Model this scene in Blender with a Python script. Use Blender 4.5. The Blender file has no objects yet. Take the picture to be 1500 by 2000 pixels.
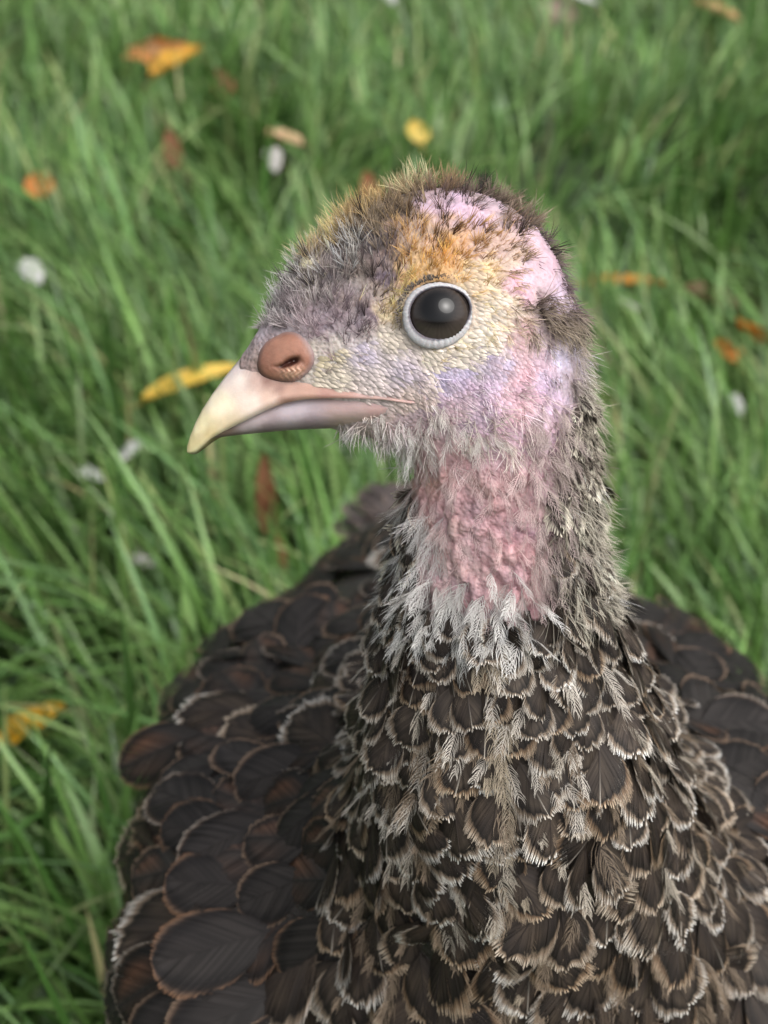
import bpy, math, random
import numpy as np
from mathutils import Vector, Matrix
from mathutils.kdtree import KDTree

random.seed(7)
rng = np.random.default_rng(11)
scene = bpy.context.scene
C = scene.collection

# ------------------------------------------------------------------ camera
F_PX = 2747.0                       # focal length in photograph pixels (1500 x 2000)
PITCH = math.radians(35.0)
CAM = np.array([0.0, 0.0, 0.62])
RT = np.array([1.0, 0.0, 0.0])
UP = np.array([0.0, math.sin(PITCH), math.cos(PITCH)])
FW = np.array([0.0, math.cos(PITCH), -math.sin(PITCH)])
HD = 0.32                           # distance of the bird's head
S = HD / F_PX                       # metres for one unit of the head's drawing grid
cd = bpy.data.cameras.new('camera')
cam = bpy.data.objects.new('camera', cd); C.objects.link(cam)
cam.location = CAM
cam.rotation_euler = (math.radians(90) - PITCH, 0, 0)
cd.sensor_fit = 'VERTICAL'; cd.sensor_height = 36.0
cd.lens = 36.0 * F_PX / 2000.0
cd.clip_start = 0.01; cd.clip_end = 2000
cd.dof.use_dof = True
cd.dof.focus_distance = HD - 130 * S
cd.dof.aperture_fstop = 15.0
scene.camera = cam

# ------------------------------------------------------------------ light
SUN_EL, SUN_AZ = math.radians(58), math.radians(128)      # azimuth clockwise from +Y
world = bpy.data.worlds.new('World'); scene.world = world; world.use_nodes = True
wn = world.node_tree; wn.nodes.clear()
sky = wn.nodes.new('ShaderNodeTexSky'); sky.sky_type = 'NISHITA'; sky.sun_disc = False
sky.sun_elevation = SUN_EL; sky.sun_rotation = SUN_AZ
sky.air_density = 1.0; sky.dust_density = 6.0; sky.ozone_density = 1.0
hs = wn.nodes.new('ShaderNodeHueSaturation'); hs.inputs['Saturation'].default_value = 0.25
bg = wn.nodes.new('ShaderNodeBackground'); bg.inputs['Strength'].default_value = 0.15
wo = wn.nodes.new('ShaderNodeOutputWorld')
wn.links.new(sky.outputs[0], hs.inputs['Color']); wn.links.new(hs.outputs[0], bg.inputs[0])
wn.links.new(bg.outputs[0], wo.inputs[0])
sl = bpy.data.lights.new('sun', 'SUN'); sl.energy = 1.25; sl.angle = math.radians(55); sl.color = (1.0, 0.97, 0.93)
so = bpy.data.objects.new('sun', sl); C.objects.link(so)
sd = Vector((math.sin(SUN_AZ) * math.cos(SUN_EL), math.cos(SUN_AZ) * math.cos(SUN_EL), math.sin(SUN_EL)))
so.rotation_euler = sd.to_track_quat('Z', 'Y').to_euler(); so.location = (0, 0, 3)
scene.view_settings.view_transform = 'Standard'; scene.view_settings.look = 'None'
scene.view_settings.gamma = 1.0; scene.view_settings.use_curve_mapping = False
scene.view_settings.exposure = 0.32
scene.cycles.use_denoising = True

# ------------------------------------------------------------------ helpers
def lin(c):
    c = np.asarray(c, float) / 255.0
    return np.where(c <= 0.04045, c / 12.92, ((c + 0.055) / 1.055) ** 2.4)
def unit(v):
    v = np.asarray(v, float)
    return v / np.maximum(np.linalg.norm(v, axis=-1, keepdims=True), 1e-12)
def PX(x, y, d):                     # a point d metres along the view axis
    return CAM + d * (FW + (x - 750) / F_PX * RT - (y - 1000) / F_PX * UP)
def to_head(p):                      # world -> drawing grid (x, y, w), parallel projection
    r = np.asarray(p) - CAM
    return 750 + (r @ RT) / S, 1000 - (r @ UP) / S, (HD - r @ FW) / S
def from_head(x, y, w):
    x, y, w = [np.asarray(a, float)[..., None] for a in (x, y, w)]
    return CAM + (HD - w * S) * FW + (x - 750) * S * RT - (y - 1000) * S * UP
def persp(x, y, w):                  # drawing grid -> where the near side of the head is seen
    k = 1.0 / (1.0 - np.abs(w) / F_PX)
    return 750 + (x - 750) * k, 1000 + (y - 1000) * k
def unpersp(x, y, w):
    k = 1.0 - abs(w) / F_PX
    return 750 + (x - 750) * k, 1000 + (y - 1000) * k
def smooth(a, b, t):
    t = np.clip((t - a) / (b - a), 0, 1); return t * t * (3 - 2 * t)
def idw(pts, vals, q, power=3.5):
    pts = np.asarray(pts, float); vals = np.asarray(vals, float); q = np.asarray(q, float)
    out = np.empty((len(q), vals.shape[1]))
    for i in range(0, len(q), 40000):
        d = np.sqrt(((q[i:i + 40000, None, :] - pts[None]) ** 2).sum(-1)) + 3.0
        w = d ** -power; w /= w.sum(1, keepdims=True)
        out[i:i + 40000] = w @ vals
    return out
def vnoise(p, scale, seed=0):        # smooth value noise on points
    p = np.asarray(p, float) * scale + seed * 17.31
    i = np.floor(p).astype(np.int64); f = p - i; f = f * f * (3 - 2 * f)
    def h(a):
        n = (a[..., 0] * 374761393 + a[..., 1] * 668265263 + a[..., 2] * 2147483647 + seed * 1274126177) & 0xffffffff
        n = ((n ^ (n >> 13)) * 1274126177) & 0xffffffff
        return ((n ^ (n >> 16)) & 0xffff) / 65535.0
    r = 0
    for dx in (0, 1):
        for dy in (0, 1):
            for dz in (0, 1):
                w = (f[..., 0] if dx else 1 - f[..., 0]) * (f[..., 1] if dy else 1 - f[..., 1]) * (f[..., 2] if dz else 1 - f[..., 2])
                r = r + w * h(i + np.array([dx, dy, dz]))
    return r
def tag(o, label=None, cat=None, group=None, kind=None):
    if label: o['label'] = label
    if cat: o['category'] = cat
    if group: o['group'] = group
    if kind: o['kind'] = kind
    return o
def mesh_from(name, verts, faces, cols=None, material=None, smooth_shade=True):
    """faces: (n,k) int array or a list of such arrays."""
    me = bpy.data.meshes.new(name)
    fl = faces if isinstance(faces, list) else [faces]
    fl = [np.asarray(f, np.int32) for f in fl if len(f)]
    verts = np.asarray(verts, np.float32)
    me.vertices.add(len(verts)); me.vertices.foreach_set('co', verts.ravel())
    loops = np.concatenate([f.ravel() for f in fl]); tot = np.concatenate([np.full(len(f), f.shape[1], np.int32) for f in fl])
    start = np.concatenate([[0], np.cumsum(tot)[:-1]]).astype(np.int32)
    me.loops.add(len(loops)); me.loops.foreach_set('vertex_index', loops.astype(np.int32))
    me.polygons.add(len(tot)); me.polygons.foreach_set('loop_start', start); me.polygons.foreach_set('loop_total', tot)
    if smooth_shade: me.polygons.foreach_set('use_smooth', np.ones(len(tot), bool))
    if cols is not None:
        a = me.color_attributes.new('Col', 'FLOAT_COLOR', 'POINT')
        c4 = np.ones((len(verts), 4), np.float32); c4[:, :3] = cols
        a.data.foreach_set('color', c4.ravel())
    me.update(calc_edges=True); me.validate()
    if material: me.materials.append(material)
    return me
def link(name, me, parent=None, matrix=None):
    o = bpy.data.objects.new(name, me); C.objects.link(o)
    if matrix is not None: o.matrix_world = matrix
    if parent: o.parent = parent
    return o

# ------------------------------------------------------------------ materials
def mat(name, rough=0.6, spec=0.4, attr=True, color=(0.5, 0.5, 0.5), sss=0.0, sss_r=(1, .4, .3), sss_scale=0.002,
        coat=0.0, trans=0.0, noise=None, bump=None, sheen=0.0):
    m = bpy.data.materials.new(name); m.use_nodes = True
    nt = m.node_tree; b = nt.nodes['Principled BSDF']; out = nt.nodes['Material Output']
    b.inputs['Roughness'].default_value = rough; b.inputs['Specular IOR Level'].default_value = spec
    b.inputs['Subsurface Weight'].default_value = sss; b.inputs['Subsurface Radius'].default_value = sss_r
    b.inputs['Subsurface Scale'].default_value = sss_scale
    b.inputs['Coat Weight'].default_value = coat; b.inputs['Coat Roughness'].default_value = 0.01
    b.inputs['Sheen Weight'].default_value = sheen
    src = None
    if attr:
        a = nt.nodes.new('ShaderNodeAttribute'); a.attribute_name = 'Col'; src = a.outputs['Color']
    else:
        b.inputs['Base Color'].default_value = (*color, 1)
    tc = nt.nodes.new('ShaderNodeTexCoord')
    if noise:
        sc, amt = noise
        n = nt.nodes.new('ShaderNodeTexNoise'); n.inputs['Scale'].default_value = sc; n.inputs['Detail'].default_value = 6
        nt.links.new(tc.outputs['Object'], n.inputs['Vector'])
        mr = nt.nodes.new('ShaderNodeMapRange'); mr.inputs['From Min'].default_value = .3; mr.inputs['From Max'].default_value = .7
        mr.inputs['To Min'].default_value = 1 - amt; mr.inputs['To Max'].default_value = 1 + amt
        nt.links.new(n.outputs['Fac'], mr.inputs['Value'])
        mx = nt.nodes.new('ShaderNodeMix'); mx.data_type = 'RGBA'; mx.blend_type = 'MULTIPLY'; mx.inputs['Factor'].default_value = 1
        if src is not None: nt.links.new(src, mx.inputs['A'])
        else: mx.inputs['A'].default_value = (*color, 1)
        nt.links.new(mr.outputs[0], mx.inputs['B']); src = mx.outputs['Result']
    if src is not None: nt.links.new(src, b.inputs['Base Color'])
    if bump:
        prev = None
        for kind, sc, st, dist in bump:
            if kind == 'noise':
                n = nt.nodes.new('ShaderNodeTexNoise'); n.inputs['Detail'].default_value = 5; fac = n.outputs['Fac']
            else:
                n = nt.nodes.new('ShaderNodeTexVoronoi'); n.feature = 'SMOOTH_F1'; fac = n.outputs['Distance']
            n.inputs['Scale'].default_value = sc
            nt.links.new(tc.outputs['Object'], n.inputs['Vector'])
            bp = nt.nodes.new('ShaderNodeBump'); bp.inputs['Strength'].default_value = st; bp.inputs['Distance'].default_value = dist
            nt.links.new(fac, bp.inputs['Height'])
            if prev: nt.links.new(prev.outputs[0], bp.inputs['Normal'])
            prev = bp
        nt.links.new(prev.outputs[0], b.inputs['Normal'])
    if trans:
        t = nt.nodes.new('ShaderNodeBsdfTranslucent'); ms = nt.nodes.new('ShaderNodeMixShader'); ms.inputs[0].default_value = trans
        if src is not None: nt.links.new(src, t.inputs['Color'])
        else: t.inputs['Color'].default_value = (*color, 1)
        nt.links.new(b.outputs[0], ms.inputs[1]); nt.links.new(t.outputs[0], ms.inputs[2]); nt.links.new(ms.outputs[0], out.inputs['Surface'])
    return m

M_skin = mat('bird_skin', rough=.5, spec=.35, sss=.12, sss_scale=.0016, noise=(900, .12),
             bump=[('voronoi', 1100, .6, .0008), ('noise', 2600, .35, .0004)])
M_feather = mat('feather_vane', rough=.6, spec=.22, noise=(350, .22), trans=.06)
M_down = mat('down_fibre', rough=.6, spec=.3, trans=.2)
M_beak = mat('beak_horn', rough=.30, spec=.45, sss=.3, sss_r=(1, .6, .4), sss_scale=.003, noise=(260, .08), bump=[('noise', 500, .25, .0006), ('noise', 3000, .15, .0002)])
M_cere = mat('nostril_skin', rough=.42, spec=.45, sss=.25, sss_scale=.002, noise=(500, .12), bump=[('noise', 1400, .3, .0004)])
M_lid = mat('eyelid_skin', rough=.4, spec=.4, sss=.2, noise=(1500, .1), bump=[('noise', 2500, .4, .0003)])
M_eye = mat('eye_wet', rough=.5, spec=0.0, coat=1.0)
M_leg = mat('leg_scale', rough=.5, noise=(300, .2), bump=[('voronoi', 500, .6, .001)])
M_grass = mat('grass_blade', rough=.38, spec=.5, trans=.28)
M_leaf = mat('fallen_leaf', rough=.6, spec=.3, noise=(120, .25), trans=.2, bump=[('noise', 300, .3, .001)])

# ground material: soil and thatch
M_ground = bpy.data.materials.new('lawn_soil'); M_ground.use_nodes = True
nt = M_ground.node_tree; b = nt.nodes['Principled BSDF']; b.inputs['Roughness'].default_value = .9
tc = nt.nodes.new('ShaderNodeTexCoord'); n = nt.nodes.new('ShaderNodeTexNoise'); n.inputs['Scale'].default_value = 30; n.inputs['Detail'].default_value = 8
cr = nt.nodes.new('ShaderNodeValToRGB')
cr.color_ramp.elements[0].position = .35; cr.color_ramp.elements[0].color = (.012, .018, .007, 1)
cr.color_ramp.elements[1].position = .7; cr.color_ramp.elements[1].color = (.03, .062, .014, 1)
nt.links.new(tc.outputs['Object'], n.inputs['Vector']); nt.links.new(n.outputs['Fac'], cr.inputs[0]); nt.links.new(cr.outputs[0], b.inputs['Base Color'])

# ------------------------------------------------------------------ ground and grass
gv = np.array([[-600, -600, 0], [600, -600, 0], [600, 600, 0], [-600, 600, 0]], float)
tag(link('ground', mesh_from('ground', gv, np.array([[0, 1, 2, 3]]), None, M_ground, False)), kind='structure')

def grass_blades(n, xr, yr, wscale, seed, keep=None):
    r = np.random.default_rng(seed)
    nc = max(1, n // 14)
    cx = r.uniform(*xr, nc); cy = r.uniform(*yr, nc)
    if keep is not None:
        k = keep(cx, cy); cx, cy = cx[k], cy[k]; nc = len(cx)
    ci = r.integers(0, nc, n)
    x = cx[ci] + r.normal(0, .012, n); y = cy[ci] + r.normal(0, .012, n)
    P = np.stack([x, y, np.zeros(n)], -1)
    # combing direction drifts over the lawn
    base = (vnoise(np.stack([cx, cy, 0 * cx], -1), 2.6, 3) * 2 * math.pi * 1.6)[ci]
    az = base + r.normal(0, 1.0, n)
    tall = .75 + .6 * vnoise(P, 5.0, 5)
    L = np.clip(r.normal(.105, .035, n), .03, .20) * tall
    lean = np.clip(np.abs(r.normal(.35, .3, n)), .03, 1.1); droop = np.clip(np.abs(r.normal(.45, .35, n)), 0, 1.2)
    W = np.clip(r.normal(.0052, .0017, n), .0016, .009) * wscale
    d = np.stack([np.cos(az), np.sin(az), 0 * az], -1); side = np.stack([-np.sin(az), np.cos(az), 0 * az], -1)
    tw = r.normal(0, .5, n)
    side = side * np.cos(tw)[:, None] + np.array([0, 0, 1.]) * np.sin(tw)[:, None] * .5
    T = np.array([0, .22, .45, .68, .86, 1.0]); V = []
    cg = np.array([lin(c) for c in ((104, 140, 76), (126, 160, 96), (84, 122, 64), (146, 172, 118), (120, 156, 108), (160, 172, 122), (188, 178, 140))])
    pick = r.choice(len(cg), n, p=[.27, .22, .2, .12, .12, .05, .02]); col0 = cg[pick] * np.array([.97, 1.0, .84]) * r.uniform(.45, 1.3, (n, 1))
    cols = []
    for k, t in enumerate(T):
        ang = lean + droop * t * 1.5
        # integrate an arc
        h = t * (np.sin(lean * .6) + droop * t * .75); v = t * np.cos(lean * .8) - .42 * droop * t * t
        c = P + d * (L * h)[:, None] + np.array([0, 0, 1.]) * (L * np.maximum(v, .02 * t))[:, None]
        wk = W * (1 - .15 * (1 - t)) * (1 - t ** 2.6) * .5
        if k < len(T) - 1:
            V.append(c - side * wk[:, None]); V.append(c + side * wk[:, None])
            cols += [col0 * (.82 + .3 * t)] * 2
        else:
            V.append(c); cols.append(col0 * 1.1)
    m = len(V); V = np.stack(V, 1).reshape(-1, 3); cols = np.stack(cols, 1).reshape(-1, 3)
    o = (np.arange(n) * m)[:, None]
    q = np.concatenate([o + np.array([2 * k, 2 * k + 1, 2 * k + 3, 2 * k + 2]) for k in range(len(T) - 2)])
    t3 = o + np.array([m - 3, m - 2, m - 1])
    return V, q, t3, cols
VV, QQ, TT, CCc = [], [], [], []; off = 0
for args in ((22000, (-.75, .75), (.15, 1.25), 1.0, 1, None), (30000, (-1.3, 1.3), (1.25, 3.0), 1.25, 2, None),
             (14000, (-3, 3), (3.0, 7.0), 2.6, 3, None),
             (36000, (-2.6, 2.6), (-1.2, 3.0), 2.3, 4, lambda x, y: (np.abs(x) > np.where(y > 1.22, 1.27, .72)) | (y < .17))):
    v, q, t, c = grass_blades(*args)
    VV.append(v); QQ.append(q + off); TT.append(t + off); CCc.append(c); off += len(v)
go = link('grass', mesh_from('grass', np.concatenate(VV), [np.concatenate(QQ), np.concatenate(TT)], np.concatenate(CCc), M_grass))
tag(go, 'long lush green lawn grass combed in loose clumps', 'grass', kind='stuff')

# ------------------------------------------------------------------ the bird's body: one implicit surface
HX = np.array([470, 500, 530, 560, 600, 650, 700, 750, 800, 850, 900, 950, 1000, 1040, 1070, 1095, 1110, 1118], float)
HT = np.array([700, 652, 610, 566, 508, 458, 420, 393, 376, 369, 371, 383, 408, 440, 478, 530, 580, 620], float)
HB = np.array([745, 775, 792, 806, 820, 838, 850, 862, 875, 885, 885, 870, 840, 800, 760, 710, 665, 630], float)
HW = np.array([26, 50, 64, 77, 92, 108, 122, 135, 147, 155, 160, 162, 158, 148, 132, 105, 70, 10], float)
def tab(x, ys):
    xd = np.arange(460, 1130, 2.0); yd = np.interp(xd, HX, ys)
    k = np.hanning(27); k /= k.sum(); yp = np.pad(yd, 13, mode='edge'); yd = np.convolve(yp, k, 'valid')
    return np.interp(x, xd, yd)
def smin(a, b, k):
    h = np.clip(.5 + .5 * (b - a) / k, 0, 1); return b + (a - b) * h - k * h * (1 - h)
def ell(p, c, r, rotx=0.0):
    q = p - np.asarray(c)
    if rotx:
        cs, sn = math.cos(rotx), math.sin(rotx)
        q = np.stack([q[..., 0], q[..., 1] * cs + q[..., 2] * sn, -q[..., 1] * sn + q[..., 2] * cs], -1)
    r = np.asarray(r); k0 = np.linalg.norm(q / r, axis=-1); k1 = np.linalg.norm(q / r ** 2, axis=-1)
    return k0 * (k0 - 1) / np.maximum(k1, 1e-9)
def cone(p, a, b, ra, rb):
    ab = b - a; t = np.clip(((p - a) @ ab) / (ab @ ab), 0, 1)
    return np.linalg.norm(p - (a + t[..., None] * ab), axis=-1) - (ra + (rb - ra) * t)
NECK = [(1000, 690, .320, 132), (990, 850, .322, 134), (980, 1000, .330, 146), (972, 1130, .338, 160),
        (975, 1250, .346, 195), (990, 1400, .356, 240), (1010, 1560, .372, 285), (1010, 1720, .395, 330)]
NP = [(PX(x, y, d), r * S * d / HD) for x, y, d, r in NECK]
BODY = [((.032, .375, .216), (.094, .165, .096), -.20), ((.034, .300, .258), (.080, .085, .085), 0),
        ((-.045, .345, .222), (.042, .13, .070), -.25), ((.112, .345, .222), (.042, .13, .070), -.25),
        ((.020, .50, .215), (.05, .08, .03), -.3)]
def sdf(p):
    x, y, w = to_head(p)
    top, bot, hw = tab(x, HT), tab(x, HB), tab(x, HW)
    yc, hy = (top + bot) / 2, (bot - top) / 2
    q = np.sqrt(((y - yc) / hy) ** 2 + (w / hw) ** 2)
    d = (q - 1) * np.minimum(hy, hw)
    d = np.maximum(d, np.maximum(470 - x, x - 1118)) * S
    # small snood nub on the forehead
    d = smin(d, np.linalg.norm(p - from_head(606., 530., 52.), axis=-1) - 22 * S, 10 * S)
    # eye sockets
    for s in (1, -1):
        ex, ey = unpersp(858, 613, 150)
        d = np.maximum(d, -(np.linalg.norm((p - from_head(ex, ey, s * 150.)) , axis=-1) - 58 * S))
    nk = None
    for (a, ra), (b_, rb) in zip(NP[:-1], NP[1:]):
        c = cone(p, a, b_, ra, rb); nk = c if nk is None else smin(nk, c, .012)
    d = smin(d, nk, .006)
    bd = None
    for c, r, rx in BODY:
        e = ell(p, c, r, rx); bd = e if bd is None else smin(bd, e, .03)
    return smin(d, bd, .03)
def axis_pts(a, b, fa, fb, fine, coarse):
    return np.unique(np.concatenate([np.arange(a, fa, coarse), np.arange(fa, fb, fine), np.arange(fb, b + coarse, coarse)]).round(6))
gx = axis_pts(-.125, .19, -.038, .052, .0008, .0035)
gy = axis_pts(.17, .62, .232, .318, .0008, .0040)
gz = axis_pts(.08, .515, .385, .512, .0008, .0035)
G = np.empty((len(gx), len(gy), len(gz)), np.float32)
for i, xx in enumerate(gx):
    pp = np.stack(np.meshgrid([xx], gy, gz, indexing='ij'), -1)[0]
    G[i] = sdf(pp)
def surface_nets(G, ax):
    ins = G < 0
    nx, ny, nz = G.shape
    s = np.zeros((nx - 1, ny - 1, nz - 1), np.int8)
    for dx in (0, 1):
        for dy in (0, 1):
            for dz in (0, 1):
                s += ins[dx:nx - 1 + dx, dy:ny - 1 + dy, dz:nz - 1 + dz]
    cells = np.argwhere((s > 0) & (s < 8))
    idx = np.full(s.shape, -1, np.int64); idx[tuple(cells.T)] = np.arange(len(cells))
    acc = np.zeros((len(cells), 3)); cnt = np.zeros(len(cells))
    cor = [(0, 0, 0), (1, 0, 0), (0, 1, 0), (1, 1, 0), (0, 0, 1), (1, 0, 1), (0, 1, 1), (1, 1, 1)]
    for a in range(8):
        for d in range(3):
            if cor[a][d] == 0:
                bcor = list(cor[a]); bcor[d] = 1
                ia = cells + np.array(cor[a]); ib = cells + np.array(bcor)
                va = G[tuple(ia.T)]; vb = G[tuple(ib.T)]
                m = (va < 0) != (vb < 0)
                t = np.where(m, va / np.where(m, va - vb, 1), 0)[:, None]
                pa = np.stack([ax[k][ia[:, k]] for k in range(3)], -1); pb = np.stack([ax[k][ib[:, k]] for k in range(3)], -1)
                acc += np.where(m[:, None], pa + (pb - pa) * t, 0); cnt += m
    V = acc / cnt[:, None]
    quads = []
    for d in range(3):
        e = [1 if k == d else 0 for k in range(3)]
        A = ins[:nx - e[0], :ny - e[1], :nz - e[2]]; B = ins[e[0]:, e[1]:, e[2]:]
        pts = np.argwhere(A != B)
        o1, o2 = [(k) for k in range(3) if k != d]
        if d == 1: o1, o2 = o2, o1
        ok = (pts[:, o1] > 0) & (pts[:, o2] > 0) & (pts[:, o1] < G.shape[o1] - 1) & (pts[:, o2] < G.shape[o2] - 1)
        pts = pts[ok]; inside = A[tuple(pts.T)]
        u = np.zeros(3, int); u[o1] = 1; v = np.zeros(3, int); v[o2] = 1
        q = np.stack([idx[tuple((pts - u - v).T)], idx[tuple((pts - v).T)], idx[tuple(pts.T)], idx[tuple((pts - u).T)]], -1)
        q[~inside] = q[~inside][:, ::-1]
        quads.append(q)
    return V, np.concatenate(quads)
BV, BQ = surface_nets(G, (gx, gy, gz))
del G
def quad_normals(V, Q):
    n = np.cross(V[Q[:, 2]] - V[Q[:, 0]], V[Q[:, 3]] - V[Q[:, 1]])
    vn = np.zeros_like(V)
    for k in range(4): np.add.at(vn, Q[:, k], n)
    return n, unit(vn)
def relax(V, Q, it):
    for _ in range(it):
        a = np.zeros_like(V); c = np.zeros(len(V))
        for k in range(4):
            i, j = Q[:, k], Q[:, (k + 1) % 4]
            np.add.at(a, i, V[j]); np.add.at(a, j, V[i]); np.add.at(c, i, 1); np.add.at(c, j, 1)
        V = V * .5 + .5 * a / c[:, None]
    return V
BV = relax(BV, BQ, 2)
FN, VN = quad_normals(BV, BQ)
hx, hy_, hw_ = to_head(BV); vx, vy = persp(hx, hy_, hw_)

# wrinkled, lumpy neck skin: bead-like caruncles in rough columns
neckm = smooth(860, 930, vy) * (1 - smooth(1230, 1290, vy)) * smooth(775, 830, vx) * (1 - smooth(1090, 1140, vx))
ni = np.nonzero(neckm > .02)[0]
r2 = np.random.default_rng(5); cand = r2.permutation(ni)[:9000]; kept = []; hashg = {}
AN = np.array([1, .62])
for c in cand:
    p = BV[c]; key = tuple((p / .0026).astype(int)); bad = False
    for dx in (-1, 0, 1):
        for dy in (-1, 0, 1):
            for dz in (-1, 0, 1):
                for q in hashg.get((key[0] + dx, key[1] + dy, key[2] + dz), ()):
                    e = p - q; e = e * np.array([1, 1, .42])
                    if e @ e < .0022 ** 2: bad = True
    if not bad: hashg.setdefault(key, []).append(p); kept.append(p)
kt = KDTree(len(kept))
for i, p in enumerate(kept): kt.insert(Vector((p[0], p[1], p[2] * .42)), i)
kt.balance(); lamp = r2.uniform(.05, 1.35, len(kept)) ; lump_t = np.zeros(len(BV)); disp = np.zeros(len(BV))
for i in ni:
    p = BV[i]; f = kt.find_n(Vector((p[0], p[1], p[2] * .42)), 2)
    e = min(1, max(0, (f[1][2] - f[0][2]) / .0013)); h = math.sqrt(e)
    disp[i] = h * lamp[f[0][1]]; lump_t[i] = h
col_boost = 1 + .8 * np.exp(-((vx - 1020) / 45) ** 2)
disp *= neckm * .0012 * col_boost
BV = BV + VN * (disp + (vnoise(BV, 420, 2) - .5)[:] * .0004 * (vy < 1300))[:, None]
FN, VN = quad_normals(BV, BQ)

# skin colours by place on the head
SKIN = [((500, 640), (176, 160, 165)), ((520, 700), (150, 125, 120)), ((560, 600), (150, 138, 142)), ((600, 640), (160, 140, 148)), ((640, 620), (150, 132, 140)), ((640, 560), (120, 108, 112)),
        ((600, 520), (176, 164, 140)), ((612, 508), (200, 188, 150)), ((650, 500), (95, 86, 88)), ((720, 470), (90, 80, 80)), ((700, 420), (110, 92, 70)), ((780, 400), (100, 85, 72)), ((760, 540), (120, 106, 122)), ((720, 620), (135, 116, 126)),
        ((640, 680), (196, 184, 170)), ((700, 680), (205, 190, 190)), ((760, 660), (216, 200, 180)), ((650, 740), (212, 194, 182)), ((720, 740), (220, 200, 192)), ((780, 720), (212, 196, 200)), ((780, 770), (222, 196, 182)),
        ((830, 700), (226, 210, 178)), ((900, 690), (230, 214, 172)), ((960, 650), (232, 216, 180)), ((970, 580), (228, 206, 160)), ((930, 540), (222, 190, 130)), ((860, 530), (212, 160, 90)), ((810, 530), (200, 156, 95)),
        ((760, 600), (206, 186, 140)), ((880, 470), (205, 155, 95)), ((830, 450), (190, 155, 130)), ((950, 480), (200, 165, 150)), ((840, 400), (208, 172, 192)), ((900, 398), (212, 178, 198)), ((950, 415), (206, 172, 188)),
        ((1000, 440), (190, 160, 160)), ((1040, 460), (212, 178, 192)), ((1070, 510), (212, 172, 190)), ((1040, 540), (212, 176, 194)), ((1020, 560), (222, 168, 186)), ((1100, 580), (200, 174, 200)), ((1000, 500), (205, 172, 150)),
        ((1060, 610), (110, 94, 92)), ((1090, 640), (120, 105, 105)), ((1010, 620), (214, 190, 175)), ((1025, 670), (222, 176, 180)), ((1020, 720), (228, 176, 186)), ((1050, 700), (226, 190, 205)), ((1085, 700), (206, 196, 226)),
        ((960, 700), (198, 182, 218)), ((900, 730), (196, 178, 214)), ((850, 735), (200, 184, 216)), ((940, 760), (204, 176, 205)), ((860, 790), (204, 176, 192)), ((920, 810), (196, 170, 186)), ((1000, 780), (220, 172, 182)),
        ((1080, 780), (200, 172, 196)), ((1060, 850), (206, 165, 185)), ((700, 830), (196, 176, 178)), ((800, 830), (200, 172, 180)), ((640, 830), (190, 170, 165)), ((820, 890), (214, 172, 176)), ((760, 870), (200, 178, 180)),
        ((860, 950), (212, 160, 154)), ((900, 900), (206, 160, 166)), ((960, 950), (206, 162, 166)), ((1040, 950), (204, 160, 168)), ((900, 1050), (210, 168, 172)), ((1000, 1050), (212, 162, 170)), ((850, 1100), (212, 172, 178)),
        ((960, 1150), (212, 164, 170)), ((1020, 1170), (214, 162, 170)), ((1050, 1050), (200, 156, 168)), ((1100, 950), (165, 140, 145)), ((1110, 850), (175, 150, 158)), ((1130, 750), (150, 132, 130)), ((1110, 480), (120, 105, 95)), ((1000, 390), (110, 96, 88)), ((900, 362), (112, 95, 80)),
        ((1060, 430), (120, 104, 92)), ((1150, 650), (120, 108, 100)), ((1150, 900), (90, 80, 72)), ((1140, 1050), (80, 72, 66)), ((800, 1100), (150, 140, 138)), ((780, 1200), (95, 88, 84)), ((980, 1260), (70, 62, 58)), ((850, 1250), (90, 82, 80)), ((1100, 1200), (60, 54, 50))]
scol = idw([a for a, _ in SKIN], [lin(c) for _, c in SKIN], np.stack([vx + 44 * (vnoise(BV, 380, 13) - .5) + 26 * (vnoise(BV, 900, 15) - .5), vy + 44 * (vnoise(BV, 380, 14) - .5) + 26 * (vnoise(BV, 900, 16) - .5)], -1), 3.2)
dark = lin((46, 40, 37))
k = smooth(1200, 1290, vy)[:, None]; scol = scol * (1 - k) + dark * k
mott = (.86 + .28 * vnoise(BV, 500, 7))[:, None] * np.stack([1 + .10 * (vnoise(BV, 260, 8) - .5), np.ones(len(BV)) * (1 - .10 * 0), 1 + .16 * (vnoise(BV, 210, 9) - .5)], -1)
lum = scol @ np.array([.25, .6, .15]); scol = scol * .80 + lum[:, None] * np.array([1.02, .99, .98]) * .20
scol = scol * mott
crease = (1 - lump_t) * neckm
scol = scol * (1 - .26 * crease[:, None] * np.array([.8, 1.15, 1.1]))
turkey = link('turkey', None)
turkey.location = (.03, .36, 0)
tag(turkey, 'young brown turkey with pink bare neck and downy head standing in grass', 'turkey')
bpy.context.view_layer.update()
PINV = turkey.matrix_world.inverted()
def child(name, me, parent=None, matrix=None, kind=None):
    o = bpy.data.objects.new(name, me); C.objects.link(o)
    o.parent = parent or turkey
    if parent is None: o.matrix_parent_inverse = PINV
    if matrix is not None: o.matrix_basis = matrix
    if kind: o['kind'] = kind
    return o
body = child('body', mesh_from('turkey_body', BV, BQ, scol, M_skin))

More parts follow.
